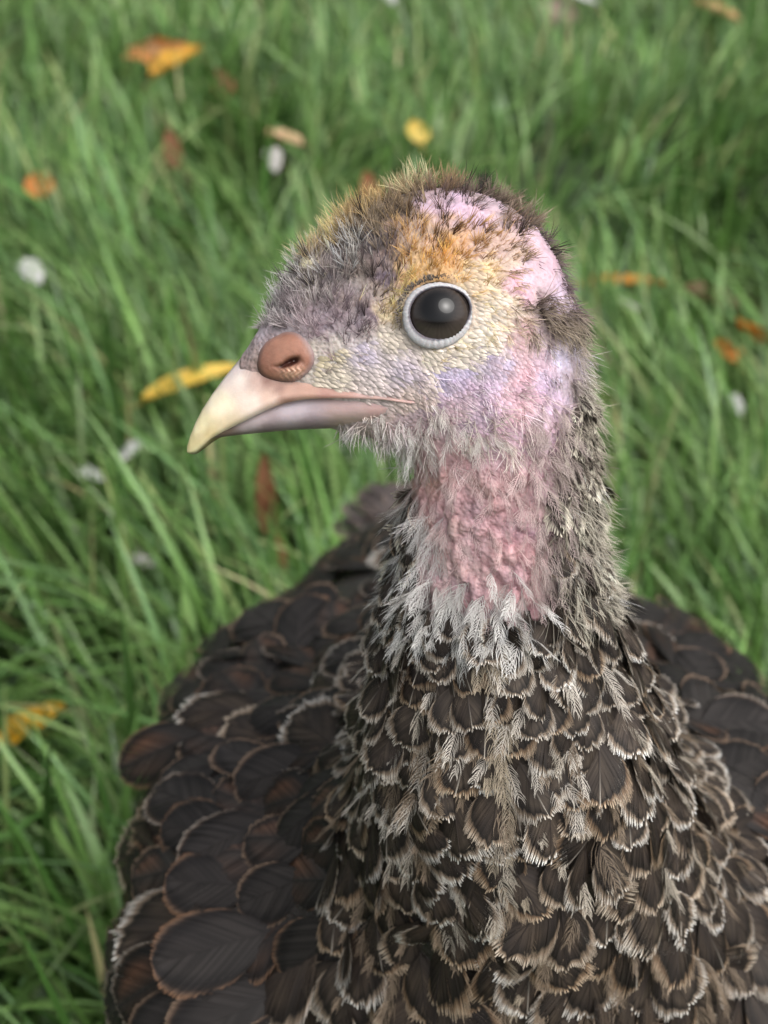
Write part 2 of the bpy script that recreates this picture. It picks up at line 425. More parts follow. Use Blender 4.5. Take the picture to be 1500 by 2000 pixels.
# ------------------------------------------------------------------ beak
def loft(tabl, fn_section, n_between=6):
    tabl = np.array(tabl, float); xs = []
    for a, b_ in zip(tabl[:-1, 0], tabl[1:, 0]): xs += list(np.linspace(a, b_, n_between, endpoint=False))
    xs.append(tabl[-1, 0]); xs = np.array(xs)
    cols_ = []
    for c in range(1, tabl.shape[1]):
        y = np.interp(xs, tabl[:, 0], tabl[:, c])
        kk = np.array([1, 2, 3, 2, 1.]) / 9; yp = np.pad(y, 2, mode='reflect', reflect_type='odd'); cols_.append(np.convolve(yp, kk, 'valid'))
    rings = [fn_section(x, *[c[i] for c in cols_]) for i, x in enumerate(xs)]
    m = len(rings[0]); V = np.concatenate(rings); Q = []
    for i in range(len(rings) - 1):
        for j in range(m):
            Q.append((i * m + j, i * m + (j + 1) % m, (i + 1) * m + (j + 1) % m, (i + 1) * m + j))
    nv = len(V); V = np.concatenate([V, rings[0].mean(0, keepdims=True), rings[-1].mean(0, keepdims=True)])
    T = [(nv, (j + 1) % m, j) for j in range(m)] + [(nv + 1, (len(rings) - 1) * m + j, (len(rings) - 1) * m + (j + 1) % m) for j in range(m)]
    return V, np.array(Q), np.array(T)
def upper_sec(x, top, bot, hw):
    h = np.concatenate([np.linspace(0, 1, 15) ** .8, ])
    side = hw * np.maximum(1 - h ** 2.3, 0) ** .62; y = bot + (top - bot) * h
    w = np.concatenate([side, -side[::-1][1:], -np.linspace(.9, -.9, 7) * 0 + hw * np.linspace(-.8, .8, 7)])
    yy = np.concatenate([y, y[::-1][1:], np.full(7, bot - (bot - top) * .10)])
    return np.stack([np.full(len(w), x), yy, w], -1)
def lower_sec(x, top, bot, hw):
    a = np.linspace(0, 2 * math.pi, 28, endpoint=False)
    return np.stack([np.full(28, x), (top + bot) / 2 + (bot - top) / 2 * np.sign(np.sin(a)) * np.abs(np.sin(a)) ** .8, hw * np.sign(np.cos(a)) * np.abs(np.cos(a)) ** .75], -1)
UB = [(366, 870, 884, 5), (372, 850, 887, 11), (382, 825, 886, 18), (395, 800, 876, 25), (415, 769, 859, 33), (440, 735, 846, 41), (470, 699, 832, 50), (500, 668, 818, 58),
      (530, 652, 804, 64), (560, 655, 793, 69), (600, 682, 786, 78), (650, 715, 785, 87), (700, 742, 786, 95), (750, 762, 789, 104), (785, 770, 795, 110), (802, 774, 797, 113), (814, 782, 795, 108)]
LB = [(412, 840, 857, 10), (430, 826, 854, 22), (460, 806, 850, 34), (500, 786, 846, 46), (560, 764, 840, 58), (620, 752, 837, 68), (680, 750, 835, 80), (720, 752, 833, 88), (760, 758, 828, 93)]
BKC = [((372, 870), (214, 200, 150)), ((390, 830), (232, 220, 178)), ((410, 850), (205, 186, 140)), ((430, 790), (240, 228, 200)), ((450, 835), (214, 194, 160)), ((470, 740), (240, 226, 214)), ((500, 720), (214, 184, 172)), ((490, 780), (238, 218, 204)),
       ((530, 780), (226, 196, 180)), ((520, 740), (150, 116, 106)), ((508, 722), (140, 112, 106)), ((545, 758), (170, 136, 124)), ((485, 725), (220, 196, 186)), ((560, 770), (206, 168, 152)), ((600, 770), (196, 158, 142)), ((660, 775), (190, 150, 138)), ((720, 778), (202, 166, 158)), ((800, 790), (214, 172, 164)), ((490, 690), (160, 148, 152)), ((510, 660), (150, 138, 142)), ((560, 660), (160, 140, 138)),  # dark points below the nostril paint in the shade of its crease
       ((450, 715), (228, 216, 212)), ((478, 706), (186, 168, 168)), ((492, 716), (168, 142, 138)), ((464, 722), (216, 200, 196)), ((500, 745), (206, 176, 164)), ((560, 788), (170, 132, 120)), ((640, 784), (176, 134, 124))]
LBC = [((430, 850), (150, 128, 118)), ((500, 825), (196, 180, 182)), ((520, 842), (160, 142, 146)), ((580, 805), (200, 186, 192)), ((600, 830), (170, 152, 158)), ((680, 795), (196, 168, 166)), ((680, 826), (190, 168, 158)), ((750, 800), (206, 170, 166))]
def place_loft(V):
    return from_head(V[:, 0], V[:, 1], V[:, 2])
V, Q, T = loft(UB, upper_sec)
px_, py_ = persp(V[:, 0], V[:, 1], V[:, 2])
cc = idw([a for a, _ in BKC], [lin(c) for _, c in BKC], np.stack([px_, py_], -1), 3.5)
ub = child('upper_beak', mesh_from('upper_beak', place_loft(V), [Q, T], cc, M_beak)); ub['label'] = 'pale cream hooked upper beak with pinkish base'
V, Q, T = loft(LB, lower_sec)
px_, py_ = persp(V[:, 0], V[:, 1], V[:, 2])
cc = idw([a for a, _ in LBC], [lin(c) for _, c in LBC], np.stack([px_, py_], -1), 3.5)
child('lower_beak', mesh_from('lower_beak', place_loft(V), [Q, T], cc, M_beak))['label'] = 'greyish mauve lower beak'

# nostril covers: a salmon dome with a crescent slit and a flaky flap
def nostril(sgn):
    nr, na = 40, 96; V = []; cols = []
    for i in range(nr + 1):
        for j in range(na):
            a = 2 * math.pi * j / na; r = i / nr
            R = 54 * (1 + .06 * math.cos(2 * a + .6) + .035 * math.sin(3 * a) + .02 * math.cos(5 * a))
            x = r * R * math.cos(a); y = r * R * math.sin(a)
            h = 15 * (1 - r ** 2.6) ** .9 - 2 if r < 1 else -5
            # crescent slit from upper right to lower left
            t = ((x - 16) * -.80 + (y - 4) * .60); u = ((x - 16) * .60 + (y - 4) * .80)
            curve = u + .010 * t * t - 4
            tt = min(max((t + 12) / 55, 0), 1)
            onarc = max(0, 1 - abs(t - 14) / 32)
            slit = math.exp(-(curve / (3.5 + 3.5 * onarc)) ** 2) * min(1, onarc * 1.8)
            hole = math.exp(-(((x - 12) / 18) ** 2 + ((y - 8 - .012 * (x - 12) ** 2 + .25 * (x - 12)) / 7.5) ** 2))
            h -= 5 * slit + 12 * hole
            flap = math.exp(-(((x - 14) / 24) ** 2 + ((y - 30) / 16) ** 2))
            h += 4.5 * flap * (1 + .5 * math.sin(x * .55 + math.sin(y * .4) * 2))
            c = lin((172, 122, 102))
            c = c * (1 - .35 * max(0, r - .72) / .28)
            top = max(0, 1 - math.hypot(x + 4, y + 20) / 40); c = c * (1 - .35 * top) + lin((204, 156, 132)) * .35 * top  # soft highlight on the upper left, painted into the colour
            c = c * (1 - .8 * flap) + lin((214, 176, 150)) * .8 * flap
            nz = .88 + .24 * random.random() * flap + .1 * math.sin(x * .35 + y * .22) * flap
            c = c * nz
            dk = min(1, .75 * slit + 1.1 * hole); c = c * (1 - dk) + lin((70, 36, 28)) * dk  # shallow slit and hole get their inner shade as dark colour
            rim = max(0, (r - .8) / .2); crs = max(0., math.cos(a - 2.5)); c = c * (1 - rim) + (lin((150, 130, 130)) * (1 - crs) + lin((70, 52, 50)) * crs) * rim  # rim turns grey; crease shade painted in at the lower left
            V.append((557 + x, 698 + y, h)); cols.append(c)
    V = np.array(V)
    ox, oy = unpersp(V[:, 0], V[:, 1], 0)[0], V[:, 1]
    tp, bt, hw2 = tab(V[:, 0], HT), tab(V[:, 0], HB), tab(V[:, 0], HW); w0 = 3 + hw2 * np.sqrt(np.clip(1 - ((V[:, 1] - (tp + bt) / 2) / ((bt - tp) / 2)) ** 2, .25, 1))
    w = w0 + V[:, 2]
    kx = 1 - np.abs(w) / F_PX
    P = from_head(750 + (V[:, 0] - 750) * kx, 1000 + (V[:, 1] - 1000) * kx, sgn * w)
    Q = [(i * na + j, i * na + (j + 1) % na, (i + 1) * na + (j + 1) % na, (i + 1) * na + j) for i in range(nr) for j in range(na)]
    Q = np.array(Q)
    if sgn > 0: Q = Q[:, ::-1]
    return mesh_from('nostril_cover', P, Q, np.array(cols), M_cere)
for s in (1, -1):
    o = child('nostril_cover', nostril(s))
    if s > 0: o['label'] = 'salmon coloured fleshy nostril cover with dark slit'

# ------------------------------------------------------------------ eyes
EX, EY = unpersp(858, 612, 165)
def eye_mesh(sgn):
    nr, na = 44, 64; R = 74; V = []; cols = []
    for i in range(nr + 1):
        th = math.radians(78) * i / nr
        for j in range(na):
            a = 2 * math.pi * j / na
            x, y, w = R * math.sin(th) * math.cos(a), R * math.sin(th) * math.sin(a), R * math.cos(th)
            w += 5 * math.exp(-(th / .55) ** 2)
            rr = R * math.sin(th)
            pup = smooth(34, 27, math.hypot(x + 2, y + 3)) if False else 1 - float(smooth(24, 46, math.hypot(x + 4, y + 9)))
            iris = lin((66, 58, 54)) * (1 + .12 * math.sin(a * 37) + .10 * math.sin(a * 61 + 2)) * (.75 + .6 * float(smooth(20, 50, y)))
            edge = float(smooth(46, 56, rr)); iris = iris * (1 - .55 * edge)
            V.append((EX + x, EY + y, sgn * (106 + w))); cols.append(iris * (1 - pup) + lin((10, 9, 10)) * pup)
    V = np.array(V); Q = np.array([(i * na + j, i * na + (j + 1) % na, (i + 1) * na + (j + 1) % na, (i + 1) * na + j) for i in range(nr) for j in range(na)])
    if sgn > 0: Q = Q[:, ::-1]
    return mesh_from('eyeball', from_head(*V.T), Q, np.array(cols), M_eye)
def lid_loop(a):
    # aperture outline, slightly almond shaped and tilted
    x = 58.5 * math.cos(a) * (1 + .04 * math.cos(a)); y = 48.5 * math.sin(a) * (1 - .05 * math.cos(a)) - 2
    t = math.radians(-18); return x * math.cos(t) - y * math.sin(t), x * math.sin(t) + y * math.cos(t)
def lid_mesh(sgn):
    na, nb = 120, 14; V = []; cols = []; r3 = random.Random(3)
    for j in range(na):
        a = 2 * math.pi * j / na; x, y = lid_loop(a); l = math.hypot(x, y); ux, uy = x / l, y / l
        wd = 7.6 + 1.9 * math.sin(a - .4) + .6 * math.sin(3 * a + 1) + r3.uniform(-.4, .4)
        for k in range(nb):
            b_ = 2 * math.pi * k / nb
            rr = wd * (1 + math.cos(b_)) - 3; ww = 5.5 * math.sin(b_)
            f = (1 + math.cos(b_)) / 2
            base = 158 + 3 * math.cos(b_) * -1.2 - .0009 * (x * x) - 3 * ux
            crk = 1.1 * math.sin(a * 46 + 3 * math.sin(a * 5)) * max(0, math.sin(b_))
            V.append((EX + x + ux * rr, EY + y + uy * rr, sgn * (base + ww + crk)))
            c = lin((196, 194, 196)) * (.9 + .16 * math.sin(a * 46 + 1.0 + 3 * math.sin(a * 5)) * .4)
            if f < .22: c = lin((92, 88, 96))
            if f > .85: c = c * .75
            cols.append(c)
    Q = np.array([(j * nb + k, ((j + 1) % na) * nb + k, ((j + 1) % na) * nb + (k + 1) % nb, j * nb + (k + 1) % nb) for j in range(na) for k in range(nb)])
    if sgn < 0: Q = Q[:, ::-1]
    return mesh_from('eyelid', from_head(*np.array(V).T), Q, np.array(cols), M_lid)
for s in (1, -1):
    e = child('eye', eye_mesh(s)); 
    if s > 0: e['label'] = 'large dark glossy eye'
    l = child('eyelid', lid_mesh(s), parent=e); l.matrix_parent_inverse = Matrix.Identity(4)
    if s > 0: l['label'] = 'pale blue grey eyelid ring'

# ------------------------------------------------------------------ fibres: tufts, bristles and semiplumes as ribbons
class Fibres:
    def __init__(self): self.V, self.Q, self.T, self.C, self.n = [], [], [], [], 0
    def add(self, P0, P1, P2, width, nrm, c0, c1, tipw=.15):
        """arrays of quadratic strands: root P0, control P1, tip P2"""
        n = len(P0); ts = (0, .4, .75, 1.0); rows = []; cr = []
        side = unit(np.cross(P2 - P0, nrm)); w = np.asarray(width).reshape(-1, 1) * .5
        for t in ts:
            p = (1 - t) ** 2 * P0 + 2 * t * (1 - t) * P1 + t * t * P2
            c = c0 * (1 - t) + c1 * t
            if t < 1:
                k = 1 - .55 * t
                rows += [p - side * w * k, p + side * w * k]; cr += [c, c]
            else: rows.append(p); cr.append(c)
        m = len(rows); self.V.append(np.stack(rows, 1).reshape(-1, 3)); self.C.append(np.stack(cr, 1).reshape(-1, 3))
        o = (np.arange(n) * m)[:, None] + self.n
        self.Q += [o + np.array([0, 1, 3, 2]), o + np.array([2, 3, 5, 4])]; self.T.append(o + np.array([4, 5, 6])); self.n += n * m
    def mesh(self, name, material):
        return mesh_from(name, np.concatenate(self.V), [np.concatenate(self.Q), np.concatenate(self.T)], np.clip(np.concatenate(self.C), 0, 1), material)
area = np.linalg.norm(FN, axis=1) * .5; FC = BV[BQ].mean(1); FNu = unit(FN)
rel0 = FC - CAM; sx0 = 750 + F_PX * (rel0 @ RT) / (rel0 @ FW); sy0 = 1000 - F_PX * (rel0 @ UP) / (rel0 @ FW)
fhx, fhy, fhw = to_head(FC); fx, fy = persp(fhx, fhy, fhw)
def sample(n, weight, r):
    w = area * weight; idx = r.choice(len(FC), n, p=w / w.sum())
    q = BQ[idx]; a, b_ = r.random((n, 1)), r.random((n, 1))
    p = (BV[q[:, 0]] * (1 - a) + BV[q[:, 1]] * a) * (1 - b_) + (BV[q[:, 3]] * (1 - a) + BV[q[:, 2]] * a) * b_
    return p, FNu[idx], fx[idx], fy[idx], fhw[idx]
def pic_dir(ang, nrm):               # angle in the profile's plane (0 = towards the nape, 90 = crown), projected on the skin
    d = np.cos(ang)[:, None] * RT + np.sin(ang)[:, None] * UP
    return unit(d - nrm * (d * nrm).sum(-1, keepdims=True) + 1e-9)

#        x    y    tip                base              len dens ang lift fan
HAIR = [(505, 625, (190, 185, 182), (140, 128, 130), 24, .8, 115, .5), (520, 590, (246, 244, 240), (134, 126, 126), 40, 1, 125, .7), (560, 515, (244, 240, 234), (112, 104, 104), 40, 1, 120, .7), (600, 610, (192, 178, 180), (126, 110, 114), 32, 1, 95, .5),
        (560, 600, (176, 166, 168), (110, 98, 100), 34, 1, 105, .5), (680, 600, (178, 160, 166), (118, 102, 108), 32, 1, 75, .45), (640, 545, (150, 138, 136), (84, 74, 76), 34, 1, 85, .5), (720, 630, (140, 122, 132), (88, 76, 84), 28, .9, 55, .4), (650, 650, (150, 130, 138), (110, 92, 100), 24, .7, 80, .4),
        (600, 480, (226, 200, 150), (92, 80, 72), 42, 1, 115, .75), (650, 440, (230, 196, 132), (88, 72, 56), 44, 1, 115, .8), (700, 400, (228, 192, 130), (84, 66, 48), 46, 1, 112, .8), (740, 450, (170, 152, 128), (58, 52, 50), 38, 1, 95, .55), (680, 490, (228, 224, 218), (64, 59, 62), 40, 1, 100, .5),
        (760, 520, (118, 108, 118), (62, 56, 64), 32, .9, 70, .45), (620, 570, (214, 206, 202), (104, 95, 97), 36, 1, 100, .5), (740, 570, (150, 130, 130), (90, 78, 84), 30, .9, 60, .4), (810, 365, (232, 206, 160), (86, 70, 54), 46, 1, 100, .8), (780, 420, (150, 128, 100), (58, 48, 42), 38, 1, 85, .55),
        (860, 362, (168, 138, 102), (70, 56, 46), 44, 1, 85, .7), (920, 362, (130, 112, 96), (58, 48, 44), 42, 1, 70, .7), (1000, 390, (140, 124, 104), (62, 52, 46), 42, 1, 55, .7), (1055, 430, (150, 136, 114), (64, 55, 50), 40, 1, 40, .65), (1090, 490, (150, 138, 118), (66, 58, 52), 36, 1, 10, .6),
        (835, 402, (84, 70, 78), (60, 50, 56), 24, .16, 70, .5), (900, 400, (110, 90, 92), (66, 54, 58), 26, .22, 60, .5), (950, 420, (110, 90, 88), (66, 54, 56), 26, .35, 40, .5), (1040, 468, (110, 92, 96), (66, 54, 60), 24, .25, 20, .5), (1075, 525, (120, 100, 108), (70, 58, 64), 22, .16, -30, .4), (1045, 545, (150, 120, 130), (90, 70, 76), 20, .12, -30, .4), (1105, 590, (130, 112, 122), (80, 66, 74), 20, .3, -70, .4),
        (810, 465, (228, 186, 122), (150, 104, 60), 30, .8, 85, .4), (870, 510, (230, 176, 96), (178, 118, 54), 24, 1, 75, .28), (915, 460, (222, 174, 104), (150, 104, 62), 28, .9, 55, .35), (960, 500, (206, 166, 122), (126, 94, 74), 26, .8, 30, .35), (1025, 500, (222, 190, 150), (112, 88, 76), 26, .75, 5, .4), (830, 535, (232, 186, 104), (190, 138, 66), 22, 1, 70, .25), (1000, 445, (150, 120, 96), (80, 64, 60), 30, .8, 40, .45), (850, 450, (120, 92, 66), (70, 54, 46), 30, .8, 70, .4),
        (780, 575, (240, 222, 160), (196, 168, 104), 26, .9, 50, .3), (740, 600, (226, 206, 150), (150, 124, 100), 26, .7, 45, .35), (945, 545, (236, 210, 154), (206, 166, 106), 18, 1, 10, .2), (960, 600, (242, 226, 186), (210, 186, 138), 15, .9, -15, .18), (950, 660, (242, 228, 190), (214, 192, 146), 16, .9, -10, .18), (890, 690, (240, 224, 180), (214, 190, 140), 16, .9, -5, .18), (1000, 560, (230, 206, 166), (180, 146, 120), 20, .7, -10, .25),
        (1000, 640, (230, 210, 180), (200, 172, 150), 20, .7, -20, .25), (1060, 600, (170, 152, 130), (66, 54, 50), 46, 1.3, -25, .45), (1080, 630, (176, 160, 138), (70, 58, 54), 48, 1.3, -45, .45), (1040, 590, (130, 112, 104), (64, 50, 50), 34, 1.2, 10, .4), (1100, 600, (150, 134, 116), (66, 56, 52), 40, 1.1, -60, .4), (1060, 660, (196, 182, 160), (120, 100, 96), 44, .8, -60, .4), (1030, 640, (190, 174, 156), (90, 74, 72), 36, .8, -60, .4),
        (900, 725, (230, 220, 226), (196, 176, 200), 22, .35, -35, .35), (960, 705, (228, 218, 230), (190, 176, 210), 20, .3, -30, .3), (850, 740, (232, 222, 226), (200, 184, 206), 24, .35, -40, .4), (1025, 715, (232, 210, 214), (220, 180, 190), 24, .18, -40, .35), (1080, 705, (220, 212, 226), (200, 190, 214), 26, .15, -60, .3), (930, 770, (238, 230, 226), (200, 176, 190), 34, .5, -42, .5), (1000, 780, (236, 226, 218), (206, 170, 178), 38, .45, -35, .45),
        (620, 832, (226, 222, 212), (190, 176, 170), 18, .5, -70, .5), (680, 835, (240, 236, 228), (190, 174, 172), 34, .9, -80, .6), (740, 845, (242, 240, 232), (196, 176, 176), 34, .7, -75, .6), (800, 840, (240, 238, 230), (196, 172, 176), 36, .8, -60, .55), (860, 850, (238, 234, 222), (190, 164, 168), 36, .55, -50, .55), (930, 845, (230, 226, 206), (150, 134, 128), 42, .5, -38, .5), (990, 830, (222, 214, 198), (160, 140, 140), 48, .7, -45, .5), (820, 800, (240, 232, 216), (214, 186, 180), 30, .6, -35, .45),
        (720, 800, (236, 222, 200), (206, 180, 170), 14, .4, -60, .5), (1060, 830, (206, 192, 184), (170, 140, 150), 36, .35, -75, .45), (1090, 740, (196, 182, 180), (150, 130, 140), 34, .6, -75, .4), (1130, 640, (176, 164, 144), (66, 57, 52), 38, 1.1, -80, .4), (1130, 830, (206, 196, 178), (84, 74, 70), 44, 1, -85, .4), (1110, 900, (170, 158, 146), (92, 80, 78), 44, .9, -90, .4),
        (1140, 980, (222, 214, 196), (72, 62, 56), 46, 1.0, -95, .5), (1140, 1180, (222, 214, 196), (62, 54, 48), 50, .8, -95, .5), (1150, 740, (214, 206, 188), (80, 70, 64), 40, 1.1, -85, .5),
        (820, 900, (236, 228, 224), (200, 170, 172), 42, .2, -55, .5), (900, 900, (232, 222, 216), (196, 160, 164), 44, .22, -60, .4), (700, 860, (240, 238, 232), (190, 180, 178), 32, .5, -85, .7), (760, 880, (238, 234, 228), (196, 178, 178), 46, .35, -80, .7)]
HP = [(h[0], h[1]) for h in HAIR]
HVV = [[*lin(h[2]), *lin(h[3]), h[4], h[5], math.cos(math.radians(h[6])), math.sin(math.radians(h[6])), h[7]] for h in HAIR]
FZ = Fibres(); rh = np.random.default_rng(21)
hmask = np.maximum(1 - smooth(865, 925, fy), smooth(1060, 1110, fx) * (1 - smooth(1180, 1260, fy)))
# bare places: beak base, nostril, eye opening, gape
hmask *= np.hypot((fx - 557) / 57, (fy - 698) / 57) > 1
hmask *= np.hypot((fx - 858) / 76, (fy - 612) / 66) > 1
hmask *= ~((fx < 530) & (fy > 640)); hmask *= ~((fx < 640) & (fy > 662)); hmask *= ~((fx < 812) & (fy > 735) & (fy < 812))
hmask *= ~((fx < 660) & (fy > 790))
hd = idw(HP, HVV, np.stack([fx, fy], -1), 4.5)
# scaly face zone keeps few hairs
facez = smooth(600, 640, fx) * (1 - smooth(800, 850, fx)) * smooth(640, 670, fy) * (1 - smooth(770, 800, fy))
p, nn, qx, qy, qw = sample(17000, hmask * hd[:, 7] * (1 - .85 * facez), rh)
h = idw(HP, HVV, np.stack([qx, qy], -1) + rh.normal(0, 12, (len(p), 2)), 4.5)
clump = vnoise(p, 330, 4)
ang = np.arctan2(h[:, 9], h[:, 8]) + rh.normal(0, .34, len(p)) + (clump - .5) * 1.6
td = pic_dir(ang, nn); lift = np.clip(h[:, 10] + rh.normal(0, .1, len(p)), .05, .95)[:, None]
L = (h[:, 6] * 1.15 * S * np.clip(rh.normal(1, .28, len(p)), .4, 1.8))[:, None]
bright = (np.clip(rh.normal(1, .3, len(p)), .4, 1.9) * (.45 + 1.1 * vnoise(p, 300, 6)))[:, None]
for kf in range(6):
    jd = unit(td * (1 - lift * .75) + nn * lift + rh.normal(0, .26, (len(p), 3)))
    Lk = L * rh.uniform(.6, 1.1, (len(p), 1)); p0 = p - nn * .0002 + rh.normal(0, .00035, (len(p), 3)) ; p2 = p0 + jd * Lk
    p1 = p0 + unit(jd + nn * .35) * Lk * .5
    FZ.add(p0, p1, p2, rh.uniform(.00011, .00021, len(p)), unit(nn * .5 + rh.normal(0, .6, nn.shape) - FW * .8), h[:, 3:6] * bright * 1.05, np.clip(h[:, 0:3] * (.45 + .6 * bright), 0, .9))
tz = hmask * hd[:, 7] * (1 - smooth(600, 660, fy)) * (hd[:, 6] > 27)
p, nn, qx, qy, qw = sample(2300, tz, rh); h = idw(HP, HVV, np.stack([qx, qy], -1) + rh.normal(0, 16, (len(p), 2)), 4.5)
td = pic_dir(np.arctan2(h[:, 9], h[:, 8]) + rh.normal(0, .5, len(p)), nn); lift = np.clip(h[:, 10] + rh.normal(.1, .15, len(p)), .1, 1)[:, None]
L = (h[:, 6] * 1.35 * S * rh.uniform(.6, 1.35, len(p)))[:, None]; pale = rh.random((len(p), 1)) < .62; ax = unit(td * (1 - lift * .75) + nn * lift)
for kf in range(7):
    jd = unit(ax + rh.normal(0, .17, (len(p), 3))); Lk = L * rh.uniform(.65, 1.05, (len(p), 1)); p0 = p - nn * .0002
    ct = np.where(pale, np.clip(h[:, 0:3] * 1.25 + .06, 0, .85), h[:, 3:6] * .7); cb = np.where(pale, h[:, 3:6] * .9, h[:, 3:6] * .45)
    FZ.add(p0, p0 + unit(jd + nn * .3) * Lk * .5, p0 + jd * Lk, rh.uniform(.00015, .00024, len(p)), unit(rh.normal(0, .5, nn.shape) - FW), cb, ct)
# tiny flat scale feathers in rows over the face and round the eye
def scale_feathers(n, weight, size, cset, angf, r, lenf=1.0):
    p, nn, qx, qy, qw = sample(n, weight, r)
    keep = []; hg = {}; cs = size * S * .62
    for i in range(len(p)):
        key = tuple((p[i] / cs).astype(int)); ok = True
        for dx in (-1, 0, 1):
            for dy in (-1, 0, 1):
                for dz in (-1, 0, 1):
                    for j in hg.get((key[0] + dx, key[1] + dy, key[2] + dz), ()):
                        if ((p[i] - p[j]) ** 2).sum() < cs * cs: ok = False
        if ok: hg.setdefault(key, []).append(i); keep.append(i)
    p, nn, qx, qy = p[keep], nn[keep], qx[keep], qy[keep]
    td = pic_dir(angf(qx, qy) + r.normal(0, .12, len(p)), nn); sd_ = np.cross(nn, td)
    Ls = (size * lenf * S * r.uniform(.85, 1.35, len(p)))[:, None]; Ws = Ls / lenf * r.uniform(.26, .36, (len(p), 1))
    tilt = r.uniform(.0, .12, (len(p), 1))
    col = cset(qx, qy, r)
    rows = []; cr = []
    for t, wv, hgt in ((0, .35, -.05), (.35, 1, .08), (.7, .8, .10), (1, .12, .03)):
        c = p + td * Ls * t + nn * (Ls * (tilt * t + .0))
        for sgn in (-1, 0, 1):
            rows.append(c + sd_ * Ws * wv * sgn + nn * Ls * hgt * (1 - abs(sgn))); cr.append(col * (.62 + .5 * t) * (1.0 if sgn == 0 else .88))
    m = len(rows); V = np.stack(rows, 1).reshape(-1, 3); Cc = np.stack(cr, 1).reshape(-1, 3); o = (np.arange(len(p)) * m)[:, None]
    Q = np.concatenate([o + np.array([a * 3 + b_, a * 3 + b_ + 1, a * 3 + b_ + 4, a * 3 + b_ + 3]) for a in range(3) for b_ in range(2)])
    return V, Q, np.clip(Cc, 0, .95)
def csf(qx, qy, r):
    c = idw([(620, 690), (650, 680), (700, 690), (650, 740), (720, 740), (780, 730), (790, 770), (760, 660), (850, 690), (930, 680), (970, 600), (940, 540), (700, 765)],
            [lin(a) for a in ((222, 204, 140), (226, 208, 150), (206, 192, 196), (236, 220, 176), (232, 214, 190), (226, 208, 206), (236, 208, 176), (226, 210, 170), (238, 222, 180), (240, 226, 186), (240, 222, 180), (232, 200, 140), (236, 214, 186))], np.stack([qx, qy], -1), 3.5)
    c = c * .72 + .28 * (c @ np.array([.3, .5, .2]))[:, None] * np.array([1.02, .99, .97]); c = c * np.array([1.0, .99, 1.16]); return c * r.uniform(.85, 1.12, (len(c), 1))
wz = ((fx > 606) & (fx < 850) & (fy > 655) & (fy < 795) & (fy < 735 + .23 * (fx - 560) + 12) & (fy > 700 - .28 * (fx - 600))).astype(float)
ring = np.hypot(fx - 858, (fy - 612) * 1.1)
wz = np.maximum(wz, ((ring > 70) & (ring < 125) & ((fy > 640) | (fx > 905)) & (fy < 715)).astype(float))
wz *= np.hypot((fx - 557) / 58, (fy - 698) / 58) > 1
SV, SQ, SC = scale_feathers(42000, wz, 12, csf, lambda x, y: np.radians(-12 - .10 * (x - 600)) + np.where(x > 860, .5, 0), np.random.default_rng(31), 1.45)
SCt = KDTree(len(BV))
for i_, p_ in enumerate(zip(vx, vy)): SCt.insert(Vector((p_[0], p_[1], 0)), i_) if hw_[i_] > 0 else None
SCt.balance()
def lilac(qx, qy, r):
    c = np.array([scol[SCt.find(Vector((a, b_, 0)))[1]] for a, b_ in zip(qx, qy)])
    return c * r.uniform(.85, 1.3, (len(c), 1)) * np.array([1.04, 1.02, 1.04])
wc = ((fx > 820) & (fx < 1085) & (fy > 690) & (fy < 840) & (fhw > 0)).astype(float) * (1 - np.clip(wz, 0, 1))
SV2, SQ2, SC2 = scale_feathers(16000, wc, 11, lilac, lambda x, y: np.radians(-25 - .06 * (x - 800)), np.random.default_rng(32), 1.1)
SQ = np.concatenate([SQ, SQ2 + len(SV)]); SV = np.concatenate([SV, SV2]); SC = np.concatenate([SC, SC2])
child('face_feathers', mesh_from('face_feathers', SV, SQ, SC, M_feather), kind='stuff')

# lashes: short dark bristles round the upper lid
a_ = rh.uniform(math.radians(175), math.radians(345), 260)
lx = []; 
for a in a_:
    x, y = lid_loop(a); l = math.hypot(x, y); u = rh.uniform(14, 22); lx.append((EX + x + x / l * u, EY + y + y / l * u, x / l, y / l))
lx = np.array(lx); p0 = from_head(lx[:, 0], lx[:, 1], np.full(len(lx), 150.)); dd = unit(lx[:, 2:3] * RT - lx[:, 3:4] * UP - FW * .9 + rh.normal(0, .3, (len(lx), 3)))
FZ.add(p0, p0 + dd * 3.5 * S, p0 + dd * 7.5 * S, np.full(len(lx), .00028), np.repeat(-FW[None], len(lx), 0), np.repeat(lin((50, 44, 46))[None], len(lx), 0), np.repeat(lin((150, 140, 130))[None], len(lx), 0))
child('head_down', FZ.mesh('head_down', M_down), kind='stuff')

# semiplumes on neck, throat and chin: a shaft with fine barbs
def plume(FB, p, n, d, L, r, ctip, cbase, nb=9, spread=.75, wb=.00011):
    """arrays of p, n, d; L (k,1)"""
    k = len(p); side = unit(np.cross(d, n)); tip = p + d * L + n * L * .10
    ctl = p + d * L * .5 + n * L * r.uniform(.10, .3, (k, 1))
    FB.add(p, ctl, tip, np.full(k, wb * 1.7), n, cbase, ctip)
    for i in range(nb):
        t = (i + .5) / nb * .95
        for s in (-1, 1):
            b0 = (1 - t) ** 2 * p + 2 * t * (1 - t) * ctl + t * t * tip
            bl = L * (.58 - .34 * t) * r.uniform(.7, 1.2, (k, 1)); sp = spread * r.uniform(.7, 1.2, (k, 1))
            dirb = unit(d + s * side * sp + n * r.uniform(0, .35, (k, 1)) + r.normal(0, .1, (k, 3)))
            b2 = b0 + unit(dirb + d * .5) * bl; b1 = b0 + unit(dirb + side * s * .3) * bl * .5
            FB.add(b0, b1, b2, np.full(k, wb), n, cbase * .4 + ctip * .6, ctip)
FP = Fibres(); rp = np.random.default_rng(77)
